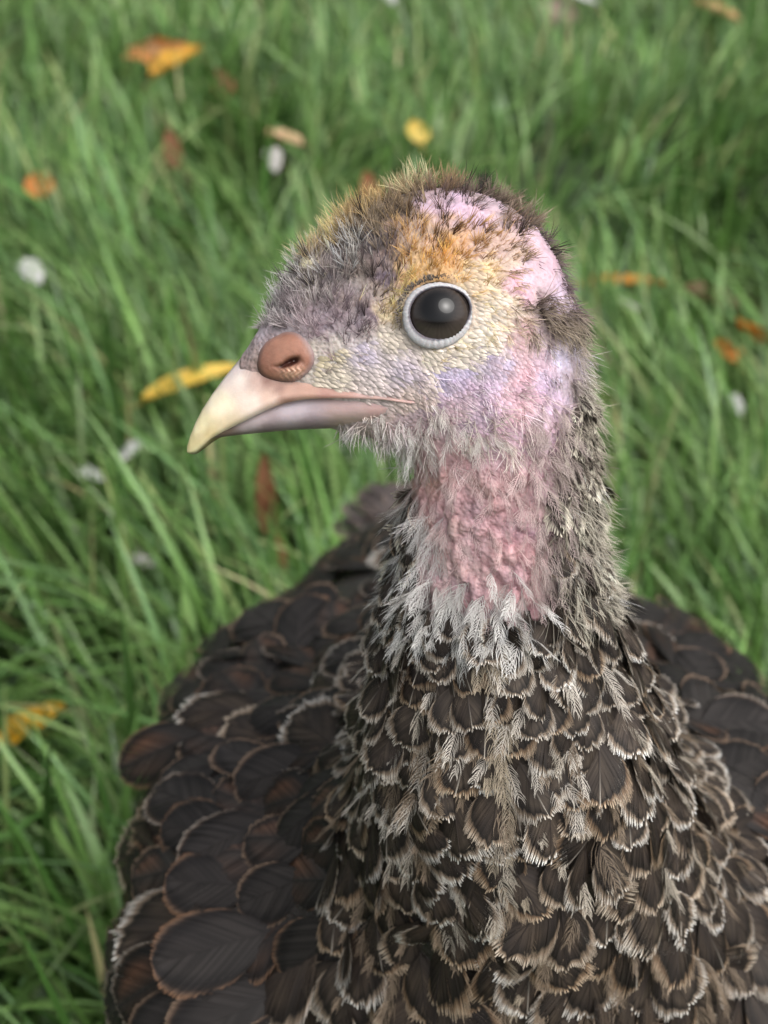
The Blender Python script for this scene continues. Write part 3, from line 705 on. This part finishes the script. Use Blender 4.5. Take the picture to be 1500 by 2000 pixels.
def pl_zone(n, weight, Lpx, ct, cb, ang, lift, **kw):
    p, nn, qx, qy, qw = sample(n, weight, rp)
    td = pic_dir(np.radians(ang) + rp.normal(0, .35, n), nn); d = unit(td + nn * lift * rp.uniform(.4, 1.6, (n, 1)))
    L = (Lpx * S * rp.uniform(.6, 1.3, n))[:, None]; br = rp.uniform(.75, 1.1, (n, 1))
    plume(FP, p, nn, d, L, rp, np.clip(lin(ct)[None] * br, 0, .9), lin(cb)[None] * br, **kw)
zone = lambda x0, x1, y0, y1, s=25: smooth(x0 - s, x0 + s, fx) * (1 - smooth(x1 - s, x1 + s, fx)) * smooth(y0 - s, y0 + s, fy) * (1 - smooth(y1 - s, y1 + s, fy))
pl_zone(300, zone(800, 1080, 890, 1190), 46, (230, 212, 208), (206, 165, 168), -88, .35, wb=.00009)
pl_zone(80, zone(700, 980, 800, 865), 44, (238, 234, 226), (190, 176, 172), -70, .55)
pl_zone(30, zone(680, 830, 850, 910), 56, (240, 238, 232), (200, 190, 186), -75, .8)
pl_zone(150, zone(780, 870, 960, 1140), 64, (240, 238, 236), (200, 190, 188), -100, .45)
pl_zone(230, zone(780, 1040, 1130, 1250), 66, (240, 238, 234), (150, 140, 136), -92, .55, nb=11, wb=.00017)
pl_zone(110, ((sx0 > 720) & (sx0 < 1260) & (sy0 > 1240) & (sy0 < 1560) & (FC[:, 1] < .3)).astype(float), 70, (226, 218, 206), (110, 100, 92), -90, .7, nb=12, wb=.00018)
pl_zone(150, ((sx0 > 680) & (sx0 < 1420) & (sy0 > 1420) & (sy0 < 2050) & (FC[:, 1] < .3)).astype(float), 84, (150, 132, 112), (64, 55, 48), -90, .5, nb=15, wb=.0002)
pl_zone(60, ((sx0 > 700) & (sx0 < 1350) & (sy0 > 1350) & (sy0 < 2000) & (FC[:, 1] < .3)).astype(float), 78, (206, 196, 180), (90, 80, 70), -90, .5, nb=14, wb=.00018)
pl_zone(34, ((sx0 > 930 + .08 * (sy0 - 1300)) & (sx0 < 985 + .08 * (sy0 - 1300)) & (sy0 > 1250) & (sy0 < 1950) & (FC[:, 1] < .3)).astype(float), 74, (186, 172, 150), (84, 74, 64), -88, .5, nb=13, wb=.0002)
pl_zone(200, zone(1040, 1110, 780, 1150), 54, (200, 184, 178), (140, 116, 118), -86, .35)
child('neck_down', FP.mesh('neck_down', M_down), kind='stuff')

# ------------------------------------------------------------------ contour feathers
def feather_data(seed, kind, N=22, low=False):
    r = np.random.default_rng(seed)
    yc, W = {'neck': (.74, 1.0), 'nape': (.66, .66), 'breast': (.74, 1.0), 'wing': (.70, .92), 'tail': (.9, .26)}[kind]
    us = np.array([0, .50, .74, .84, .91, 1.0]) if not low else np.array([0, .6, .86, 1.0])
    fr = {'neck': .70, 'nape': .40, 'breast': .74, 'wing': .90, 'tail': .95}[kind]
    rimin = {'neck': .80, 'nape': .62, 'breast': .80, 'wing': .88, 'tail': .93}[kind]
    lj = {'neck': .035, 'nape': .10, 'breast': .028, 'wing': .010, 'tail': .01}[kind]
    core, mid, band, buff, white = {
        'neck': ((50, 43, 39), (80, 70, 60), (32, 28, 26), (128, 110, 92), (220, 212, 200)),
        'nape': ((66, 58, 52), (80, 70, 60), (48, 42, 38), (150, 136, 118), (216, 208, 190)),
        'breast': ((44, 38, 35), (74, 63, 53), (32, 28, 25), (130, 111, 93), (196, 182, 164)),
        'wing': ((40, 37, 36), (50, 46, 44), (28, 26, 26), (86, 70, 59), (158, 134, 113)),
        'tail': ((84, 76, 74), (92, 84, 80), (76, 68, 66), (120, 104, 94), (176, 160, 146))}[kind]
    hue = r.uniform(0, 1); shaft_white = 0.0; copper = 0.0
    if kind in ('neck', 'breast'):
        if hue < .3: white = (190, 170, 146); buff = (124, 100, 78)
        elif hue > .75: white = (232, 228, 220)
        if r.random() < .25: shaft_white = r.uniform(.6, 1.0)
    if kind == 'wing':
        if hue < .25: white = (196, 186, 174)
        elif hue < .6: white = (142, 106, 80)
        if r.random() < .25: copper = r.uniform(.1, .35)
        if r.random() < .12: shaft_white = .35
    core, mid, band, buff, white = [lin(c) for c in (core, mid, band, buff, white)]
    cop = lin((176, 118, 82)); sheen = r.uniform(.75, 1.25)  # the last factor is a random overall tone for this feather variant
    phi = np.linspace(math.radians(-42), math.radians(89.5), N)
    V, Q, Cc = [], [], []; n0 = 0; warp = r.uniform(-.12, .12); cup = r.uniform(.25, .8); curl = r.uniform(-.05, .5)
    for s in (-1, 1):
        lenj = 1 + r.normal(0, lj, N) + .5 * lj * np.sin(np.arange(N) * r.uniform(.5, 1.2) + r.uniform(0, 6))
        shift = np.zeros(N)
        for sp in r.integers(2, N - 2, 3 if kind in ('neck', 'breast') else 1):      # splits in the vane
            if r.random() < .75: shift[sp:] += r.uniform(-.035, .035)
        ph = phi + shift * (np.cos(phi) + .25)
        ex = s * W / 2 * np.abs(np.cos(ph)) ** .72 * (1 + (lenj - 1) * .6) * (1 + s * warp); ey = yc + (1 - yc) * np.sin(ph) * 1.0
        ey = np.where(ph < 0, yc + .50 * np.sin(ph), ey) + (lenj - 1)
        slope = {'neck': 1.25, 'nape': 1.6, 'breast': 1.25, 'wing': 1.05, 'tail': 1.6}[kind]
        sy = np.clip(ey - np.abs(ex) * slope - (.22 if kind in ('neck', 'breast', 'nape') else .04), 0.02, .97)
        cl = np.empty((N, len(us), 2))
        cxm = ex * .60; cym = sy + (ey - sy) * .45
        for k_, u in enumerate(us):
            cl[:, k_, 0] = 2 * u * (1 - u) * cxm + u * u * ex
            cl[:, k_, 1] = (1 - u) ** 2 * sy + 2 * u * (1 - u) * cym + u * u * ey
        prev = np.concatenate([cl[:1] * 2 - cl[1:2], cl[:-1]]); nxt = np.concatenate([cl[1:], cl[-1:] + (cl[-1:] - cl[-2:-1]) * .6])
        e0 = (cl + prev) / 2; e1 = (cl + nxt) / 2
        sh = np.clip((us - fr) / (1 - fr), 0, 1)[None, :, None] ** 1.1 * .72
        e0 = e0 + (cl - e0) * sh; e1 = e1 + (cl - e1) * sh
        bj = r.uniform(.66, 1.32, N); zj = r.normal(0, .012, N)
        for i in range(N):
            # rims are paler round the tip than along the flanks
            tipf = .45 + .55 * max(0, math.sin(phi[i])) if kind in ('neck', 'breast') else 1.0
            for k_, u in enumerate(us):
                m_ = .5 + .5 * math.sin(11 * cl[i, k_, 1] + 7 * cl[i, k_, 0] * math.sin(seed) + seed)
                c = core * (1 - m_ * .6) + mid * m_ * .6
                if copper: 
                    cz = copper * max(0, 1 - abs(u - .62) / .3) * max(0, math.sin(2 * phi[i])) * (1 if s > 0 else .3); c = c * (1 - cz) + cop * cz
                t_ = smooth(rimin - .3, rimin - .08, u); c = c * (1 - t_) + band * t_
                t_ = smooth(rimin - .06, rimin + .04, u); c = c * (1 - t_) + buff * t_
                t_ = smooth(rimin + .02, rimin + .14, u) * tipf; c = c * (1 - t_) + white * t_
                c = c * bj[i] * sheen
                for e in (e0, e1):
                    x, y = e[i, k_]
                    z = -cup * x * x - curl * max(0, y - .35) ** 2 + zj[i] * u + .06 * warp * x
                    V.append((x, y, z)); Cc.append(c)
            K = len(us)
            for k_ in range(K - 1):
                a = n0 + 2 * k_; qd = (a, a + 1, a + 3, a + 2); Q.append(qd if s < 0 else qd[::-1])
            n0 += 2 * K
    ys = np.linspace(0, .985, 6)
    for i, y in enumerate(ys):
        wd = .013 * (1 - .6 * y) * (1 + .8 * shaft_white); z = -curl * max(0, y - .35) ** 2 + .010
        cs = core * 1.2 * (1 - shaft_white * y ** 3) + lin((214, 204, 190)) * y ** 4 * shaft_white
        for sg in (-1, 0, 1):
            V.append((sg * wd, y, z + (.008 if sg == 0 else -.004))); Cc.append(cs)
    for i in range(5):
        for sg in (0, 1):
            a = n0 + i * 3 + sg; Q.append((a, a + 1, a + 4, a + 3))
    return np.array(V), np.array(Q), np.clip(np.array(Cc), 0, .95)
NVAR = 12
FD = {kd: [feather_data(100 + 37 * i + 1000 * j, kd, N={'neck': 34, 'nape': 15, 'breast': 44, 'wing': 36, 'tail': 24}[kd]) for i in range(NVAR)] for j, kd in enumerate(('neck', 'nape', 'breast', 'wing', 'tail'))}
FL = {kd: [feather_data(500 + 37 * i + 1000 * j, kd, N=9, low=True) for i in range(4)] for j, kd in enumerate(('neck', 'nape', 'breast', 'wing', 'tail'))}
FM = {}
def feather_mesh(kd, i):
    if (kd, i) not in FM:
        v, q, c = FD[kd][i]; FM[(kd, i)] = mesh_from('feather_' + kd, v, q, c, M_feather)
    return FM[(kd, i)]

rf = np.random.default_rng(99)
S1 = PX(985, 640, .345); S2 = PX(985, 1330, .385)
# zone tests on the skin, by where each face is seen
neck_left = np.interp(fy, [700, 960, 1000, 1100, 1200, 1500, 1650, 1800, 2000, 2400], [1130, 1120, 790, 745, 690, 690, 640, 600, 560, 520])
neck_right = np.interp(fy, [700, 1000, 1200, 1300, 1450, 1600, 1700, 2000, 2400], [1300, 1300, 1290, 1300, 1340, 1420, 1500, 1620, 1700])
# true perspective of every face centre
rel = FC - CAM; dep = rel @ FW; sx = 750 + F_PX * (rel @ RT) / dep; sy_ = 1000 - F_PX * (rel @ UP) / dep
hxF = fhx; facing = -(FNu * unit(rel)).sum(-1)
neck_left = np.interp(sy_, [700, 960, 1000, 1100, 1200, 1500, 1650, 1800, 2000, 2400], [1130, 1120, 790, 745, 700, 690, 660, 640, 620, 560])
neck_right = np.interp(sy_, [700, 1000, 1200, 1300, 1450, 1600, 1700, 2000, 2400], [1300, 1300, 1300, 1310, 1350, 1440, 1520, 1640, 1700])
is_front = ((FC[:, 1] < .335) & (sx > neck_left) & (sx < neck_right)) | ((FC[:, 2] > .40) & (FC[:, 1] < .33))
bare = (sy_ < 790) | ((hxF < 1085) & (sy_ < 960)) | ((sx > 815) & (sx < 1075) & (sy_ < 1205) & (facing > -.2)) | (sy_ < 560) | ((sx < 1090) & (sy_ < 970) & (facing > -.3)) | ((sx < 1125) & (sy_ < 720) & (facing > 0))
def size_of(i):
    y = sy_[i]
    if is_front[i]:
        w = np.interp(y, [560, 700, 900, 1000, 1150, 1300, 1500, 1700, 2000, 2400], [22, 25, 30, 42, 54, 64, 80, 102, 130, 160])
    else:
        g = np.linalg.norm(FC[i] - S2); w = np.interp(g, [.03, .08, .13, .2], [105, 150, 185, 200])
    return w * S * 1.02
cand = rf.choice(len(FC), 46000, p=area / area.sum()); cand = cand[~bare[cand]]
# the nape is finely meshed: more candidates there
nz_ = np.nonzero((sy_ > 540) & (sy_ < 1350) & ~bare & (sx > 640))[0]
cand = np.concatenate([cand, rf.choice(nz_, 14000, p=area[nz_] / area[nz_].sum())]); rf.shuffle(cand)
cell = .012; hg = {}; chosen = []
for i in cand:
    w = size_of(i); p = FC[i]; rad = w * (.46 if is_front[i] else .50); fl0 = unit(p - (S1 if is_front[i] else S2))
    key = tuple((p // cell).astype(int)); ok = True; R = 2 if rad > cell else 1
    for dx in range(-R, R + 1):
        for dy in range(-R, R + 1):
            for dz in range(-R, R + 1):
                for (q, rq) in hg.get((key[0] + dx, key[1] + dy, key[2] + dz), ()):
                    e = p - q; al = e @ fl0
                    if e @ e - .5 * al * al < (.5 * (rad + rq)) ** 2: ok = False; break
                if not ok: break
            if not ok: break
        if not ok: break
    if ok: hg.setdefault(key, []).append((p, rad)); chosen.append(i)
feathers = []
for i in chosen:
    p, nrm, y = FC[i], FNu[i], sy_[i]; w = size_of(i)
    if is_front[i]:
        fl = unit(p - S1); tilt = rf.normal(.22, .10)
        if y < 980: kd = 'nape'; tilt = rf.normal(.42, .14); asp = 1.45
        elif y < 1560: kd = 'neck' if (y > 1130 or rf.random() < .5) else 'nape'; asp = 1.4; tilt = rf.normal(.30, .12)
        else: kd = 'breast' if rf.random() < .75 else 'neck'; asp = 1.35
    else:
        fl = unit(p - S2) + np.array([0, .45, 0]); tilt = rf.normal(.13, .05); kd = 'wing'; asp = 1.5
        if rf.random() < .12: kd = 'breast'
    fl = unit(fl - nrm * (fl @ nrm)); sd_ = np.cross(fl, nrm); ya = rf.normal(0, .36 if is_front[i] else .22); fl = unit(fl * math.cos(ya) + sd_ * math.sin(ya))
    Y = unit(fl * math.cos(tilt) + nrm * math.sin(tilt)); X = unit(np.cross(Y, nrm)); Z = np.cross(X, Y)
    ro = rf.normal(0, .34 if is_front[i] else .20); X, Z = X * math.cos(ro) + Z * math.sin(ro), Z * math.cos(ro) - X * math.sin(ro)
    w = w * rf.uniform(.88, 1.2); L = w * asp * rf.uniform(.9, 1.12)
    wl = {'neck': .80, 'nape': .62, 'breast': .84, 'wing': .90}[kd]
    root = p - fl * L * .45 + nrm * .0006
    m = np.eye(4); m[:3, 0] = X * w / wl; m[:3, 1] = Y * L; m[:3, 2] = Z * w; m[:3, 3] = root
    vis = facing[i] > -.25 and -80 < sx[i] < 1580 and y < 2120
    feathers.append((w * w / dep[i] ** 2 * (1 if facing[i] > .15 else .25) * (1 if vis else 0), kd, m, vis))
# tail fan and folded wing tips
for i in range(13):
    a = math.radians(-27 + 4.5 * i); base = np.array([.018, .525, .222]); Y = unit([math.sin(a) * 1.0 - .18, math.cos(a), -.06]); Z = unit(np.array([0, .1, 1.]) - Y * (np.array([0, .1, 1.]) @ Y)); X = np.cross(Y, Z)
    m = np.eye(4); m[:3, 0] = X * .10; m[:3, 1] = Y * .085; m[:3, 2] = Z * .05; m[:3, 3] = base + Y * -.02 + np.array([0, 0, .002 * (6 - abs(i - 6))])
    feathers.append((.06, 'tail', m, True))
for px_, py_, d_, dx_, dy_, w_, l_ in ((400, 1430, .460, -1, -.45, .022, .040),):
    Y = unit(dx_ * RT + dy_ * UP + .45 * FW); Z = unit(-FW + .35 * UP); Z = unit(Z - Y * (Z @ Y)); X = np.cross(Y, Z)
    m = np.eye(4); m[:3, 0] = X * w_; m[:3, 1] = Y * l_; m[:3, 2] = Z * w_; m[:3, 3] = PX(px_, py_, d_); feathers.append((.05, 'wing', m, True))
feathers.sort(key=lambda f: -f[0])
for n_, (sc_, kd, m, vis) in enumerate(feathers[:300]):
    child('tail_feather' if kd == 'tail' else 'feather', feather_mesh(kd, n_ % NVAR), matrix=Matrix(m.tolist()))
PV, PQ, PC = [], [], []; off = 0
for n_, (sc_, kd, m, vis) in enumerate(feathers[300:]):
    v, q, c = (FD[kd][n_ % NVAR] if vis else FL[kd][n_ % 4])
    PV.append(v @ m[:3, :3].T + m[:3, 3]); PQ.append(q + off); PC.append(c * rf.uniform(.85, 1.15)); off += len(v)
child('plumage', mesh_from('plumage', np.concatenate(PV), np.concatenate(PQ), np.clip(np.concatenate(PC), 0, .95), M_feather), kind='stuff')

# ------------------------------------------------------------------ legs and feet
def tube(pts, rad, seg=12):
    pts = np.array(pts, float); V = []; Q = []
    for i, p in enumerate(pts):
        d = unit(pts[min(i + 1, len(pts) - 1)] - pts[max(i - 1, 0)]); a = unit(np.cross(d, [0.31, .2, .93])); b_ = np.cross(d, a)
        for k_ in range(seg):
            t = 2 * math.pi * k_ / seg; V.append(p + rad[i] * (a * math.cos(t) + b_ * math.sin(t)))
    for i in range(len(pts) - 1):
        for k_ in range(seg): Q.append((i * seg + k_, i * seg + (k_ + 1) % seg, (i + 1) * seg + (k_ + 1) % seg, (i + 1) * seg + k_))
    return np.array(V), np.array(Q)
for sx_ in (-1, 1):
    x = .032 + sx_ * .05; V, Q = [], []; off = 0
    parts = [([(x, .37, .17), (x, .365, .13), (x, .375, .10), (x, .365, .06), (x, .36, .012)], [.022, .012, .0085, .0075, .009])]
    for az, ln in ((-.5, .062), (0, .075), (.5, .062), (math.pi, .03)):
        d = np.array([math.sin(az), -math.cos(az), 0]); o = np.array([x, .36, .010])
        parts.append(([o, o + d * ln * .35 + [0, 0, .003], o + d * ln * .75 - [0, 0, .002], o + d * ln - [0, 0, .003], o + d * (ln + .012) - [0, 0, .007]], [.008, .0065, .0055, .0045, .0008]))
    for pts, rd in parts:
        v, q = tube(pts, rd); V.append(v); Q.append(q + off); off += len(v)
    V = np.concatenate(V); child('leg', mesh_from('leg', V, np.concatenate(Q), np.repeat(lin((150, 118, 108))[None], len(V), 0), M_leg))

# ------------------------------------------------------------------ litter in the grass
def ground_at(px, py, z):
    d = FW + (px - 750) / F_PX * RT - (py - 1000) / F_PX * UP
    return CAM + d * ((z - CAM[2]) / d[2])
def leaf_mesh(L, W, col, col2, seed, curl=.25, lobes=0):
    r = np.random.default_rng(seed); nu, nv = 15, 7; V = []; cols = []
    for i in range(nu):
        u = i / (nu - 1); hw = W / 2 * (math.sin(math.pi * u ** .8) ** .7 if 0 < u < 1 else .03) * (1 + lobes * .25 * math.sin(u * 19 + seed))
        for j in range(nv):
            v = j / (nv - 1) * 2 - 1
            z = curl * W * v * v * .9 - curl * L * .9 * (u - .5) ** 2 + r.normal(0, W * .02)
            V.append((v * hw, (u - .5) * L, z)); t = vnoise(np.array([[u * 4, v * 2, seed]]), 1.0, seed)[0]
            cols.append((np.asarray(col) * (1 - t) + np.asarray(col2) * t) * (.85 if j == 3 else 1))
    # stalk
    Q = [(i * nv + j, i * nv + j + 1, (i + 1) * nv + j + 1, (i + 1) * nv + j) for i in range(nu - 1) for j in range(nv - 1)]
    n0 = len(V)
    for i in range(4):
        y = -.5 * L - .09 * L * i; 
        for sg in (-1, 1): V.append((sg * W * .025, y, -.04 * L * i * .3 - curl * L * .22)); cols.append(np.asarray(col2) * .6)
    Q += [(n0 + 2 * i, n0 + 2 * i + 1, n0 + 2 * i + 3, n0 + 2 * i + 2) for i in range(3)]
    return mesh_from('leaf', np.array(V), np.array(Q), np.clip(np.array(cols), 0, .9), M_leaf)
def put(name, me, px, py, z, ang, tilt, label, cat, group=None):
    z = z * .84
    p = ground_at(px, py, z); o = link(name, me, matrix=Matrix.Translation(Vector(p)) @ Matrix.Rotation(math.radians(ang), 4, 'Z') @ Matrix.Rotation(math.radians(tilt), 4, 'X'))
    return tag(o, label, cat, group)
YL, OR, BR, TAN = lin((214, 178, 70)), lin((208, 132, 52)), lin((122, 84, 60)), lin((190, 160, 124))
G1 = 'fallen leaves scattered in the grass'
for px, py, z, L, W, c1, c2, ang, tilt, lob, label in (
        (378, 744, .115, .080, .024, YL, lin((224, 190, 96)), -68, 8, 0, 'long narrow yellow leaf lying beyond the tip of the beak'),
        (345, 122, .09, .075, .05, lin((210, 170, 70)), OR, -60, 20, 1, 'ochre yellow lobed leaf beside a small upright tan leaf'),
        (303, 98, .10, .03, .075, TAN, OR, 20, 70, 1, 'small upright tan leaf curled beside the ochre lobed leaf'),
        (58, 1418, .08, .045, .022, lin((226, 170, 40)), YL, -55, 10, 0, 'bright golden leaf low in the grass beside the wing'),
        (1205, 552, .085, .085, .020, OR, lin((190, 140, 60)), -98, 6, 0, 'long narrow orange leaf lying behind the nape'),
        (1470, 655, .085, .055, .034, lin((214, 126, 44)), OR, 130, 40, 1, 'bright orange lobed leaf standing up in the grass'),
        (1420, 690, .075, .030, .022, lin((190, 110, 44)), OR, 40, 20, 0, 'small rust orange leaf beside the bright orange leaf'),
        (1395, 588, .07, .06, .04, BR, lin((110, 88, 74)), 80, 15, 0, 'dull brown leaf sunk in the grass beyond the orange leaf'),
        (432, 165, .08, .040, .03, lin((130, 70, 56)), BR, 30, 50, 0, 'small red brown leaf near the ochre lobed leaf'),
        (558, 272, .09, .045, .026, lin((206, 170, 136)), TAN, 90, 20, 0, 'small pale tan leaf lying flat above the crown'),
        (815, 260, .09, .035, .026, lin((200, 184, 110)), YL, 20, 30, 0, 'tiny pale yellow leaf above the crown'),
        (1400, 22, .10, .07, .035, lin((190, 150, 96)), TAN, 80, 20, 0, 'light brown leaf far back in the long grass'),
        (78, 365, .08, .035, .03, lin((170, 110, 60)), OR, 10, 30, 0, 'small dull orange leaf in the pale grass'),
        (520, 965, .11, .060, .014, lin((128, 84, 58)), BR, 5, 75, 0, 'upright narrow brown dead leaf in front of the breast side'),
        (540, 1075, .06, .045, .012, lin((140, 96, 66)), BR, 25, 65, 0, 'thin brown dead stalk leaf just above the shoulder'),
        (335, 290, .085, .045, .02, lin((140, 96, 66)), BR, 20, 60, 0, 'dead brown blade leaf half hidden in the grass'),
        (720, 365, .085, .035, .02, lin((150, 96, 60)), BR, 20, 60, 0, 'small rusty leaf peeping out just above the crown')):
    put('fallen_leaf', leaf_mesh(L, W, c1, c2, int(px), .22, lob), px, py, z, ang, tilt, label, 'leaf', G1)
# shed white feathers
def white_feather(seed, tone):
    v, q, c = feather_data(seed, 'breast', N=18); g = np.clip(c.mean(1, keepdims=True) * 1.2 + .5, 0, .78)
    return mesh_from('shed_feather', v, q, g * np.asarray(tone), M_feather)
wf = white_feather(4001, (1, 1, .98)); wg = white_feather(4002, (.82, .78, .74))
for px, py, z, L, me, ang, tilt, label in (
        (80, 558, .085, .034, wf, 30, 30, 'white shed feather among pale blades left of the yellow leaf'), (205, 940, .08, .020, wf, 80, 40, 'small white feather below another by the beak tip'),
        (230, 905, .085, .022, wf, -40, 30, 'small white feather just above another by the beak tip'), (1450, 815, .08, .020, wf, 20, 40, 'small white feather below the orange lobed leaf'),
        (766, 12, .10, .034, wf, 10, 40, 'white feather far back above the crown'), (1170, 8, .10, .05, wf, 75, 30, 'broad white feather beside the smooth brown stone'),
        (315, 1085, .07, .035, wg, 140, 30, 'greyish cream shed feather low in the grass beside the wing'), (197, 1772, .07, .012, wf, 10, 30, 'tiny white down feather near the wing edge'),
        (1245, 893, .07, .018, wg, 80, 30, 'tiny pale buff feather close behind the neck'), (540, 340, .085, .028, wg, 15, 60, 'pale feather standing above the forehead'), (1260, 605, .075, .03, wg, 100, 30, 'pale grey feather just below the long orange leaf')):
    o = put('shed_feather', me, px, py, z, ang, tilt, label, 'feather', 'shed pale feathers in the grass'); o.scale = (L * .7, L, L)
# smooth stone at the top edge
V = []; Q = []
nu, nv = 20, 12
for i in range(nv + 1):
    for j in range(nu):
        t = math.pi * i / nv; a = 2 * math.pi * j / nu; k_ = 1 + .08 * math.sin(3 * a + 1) * math.sin(t)
        V.append((.036 * k_ * math.sin(t) * math.cos(a), .028 * k_ * math.sin(t) * math.sin(a), .022 * math.cos(t)))
Q = np.array([(i * nu + j, (i + 1) * nu + j, (i + 1) * nu + (j + 1) % nu, i * nu + (j + 1) % nu) for i in range(nv) for j in range(nu)])
put('stone', mesh_from('stone', np.array(V), Q, np.repeat(lin((150, 126, 118))[None], len(V), 0), M_leaf), 1085, 32, .075, 20, 0, 'smooth pinkish brown stone lying beside the broad white feather', 'stone')
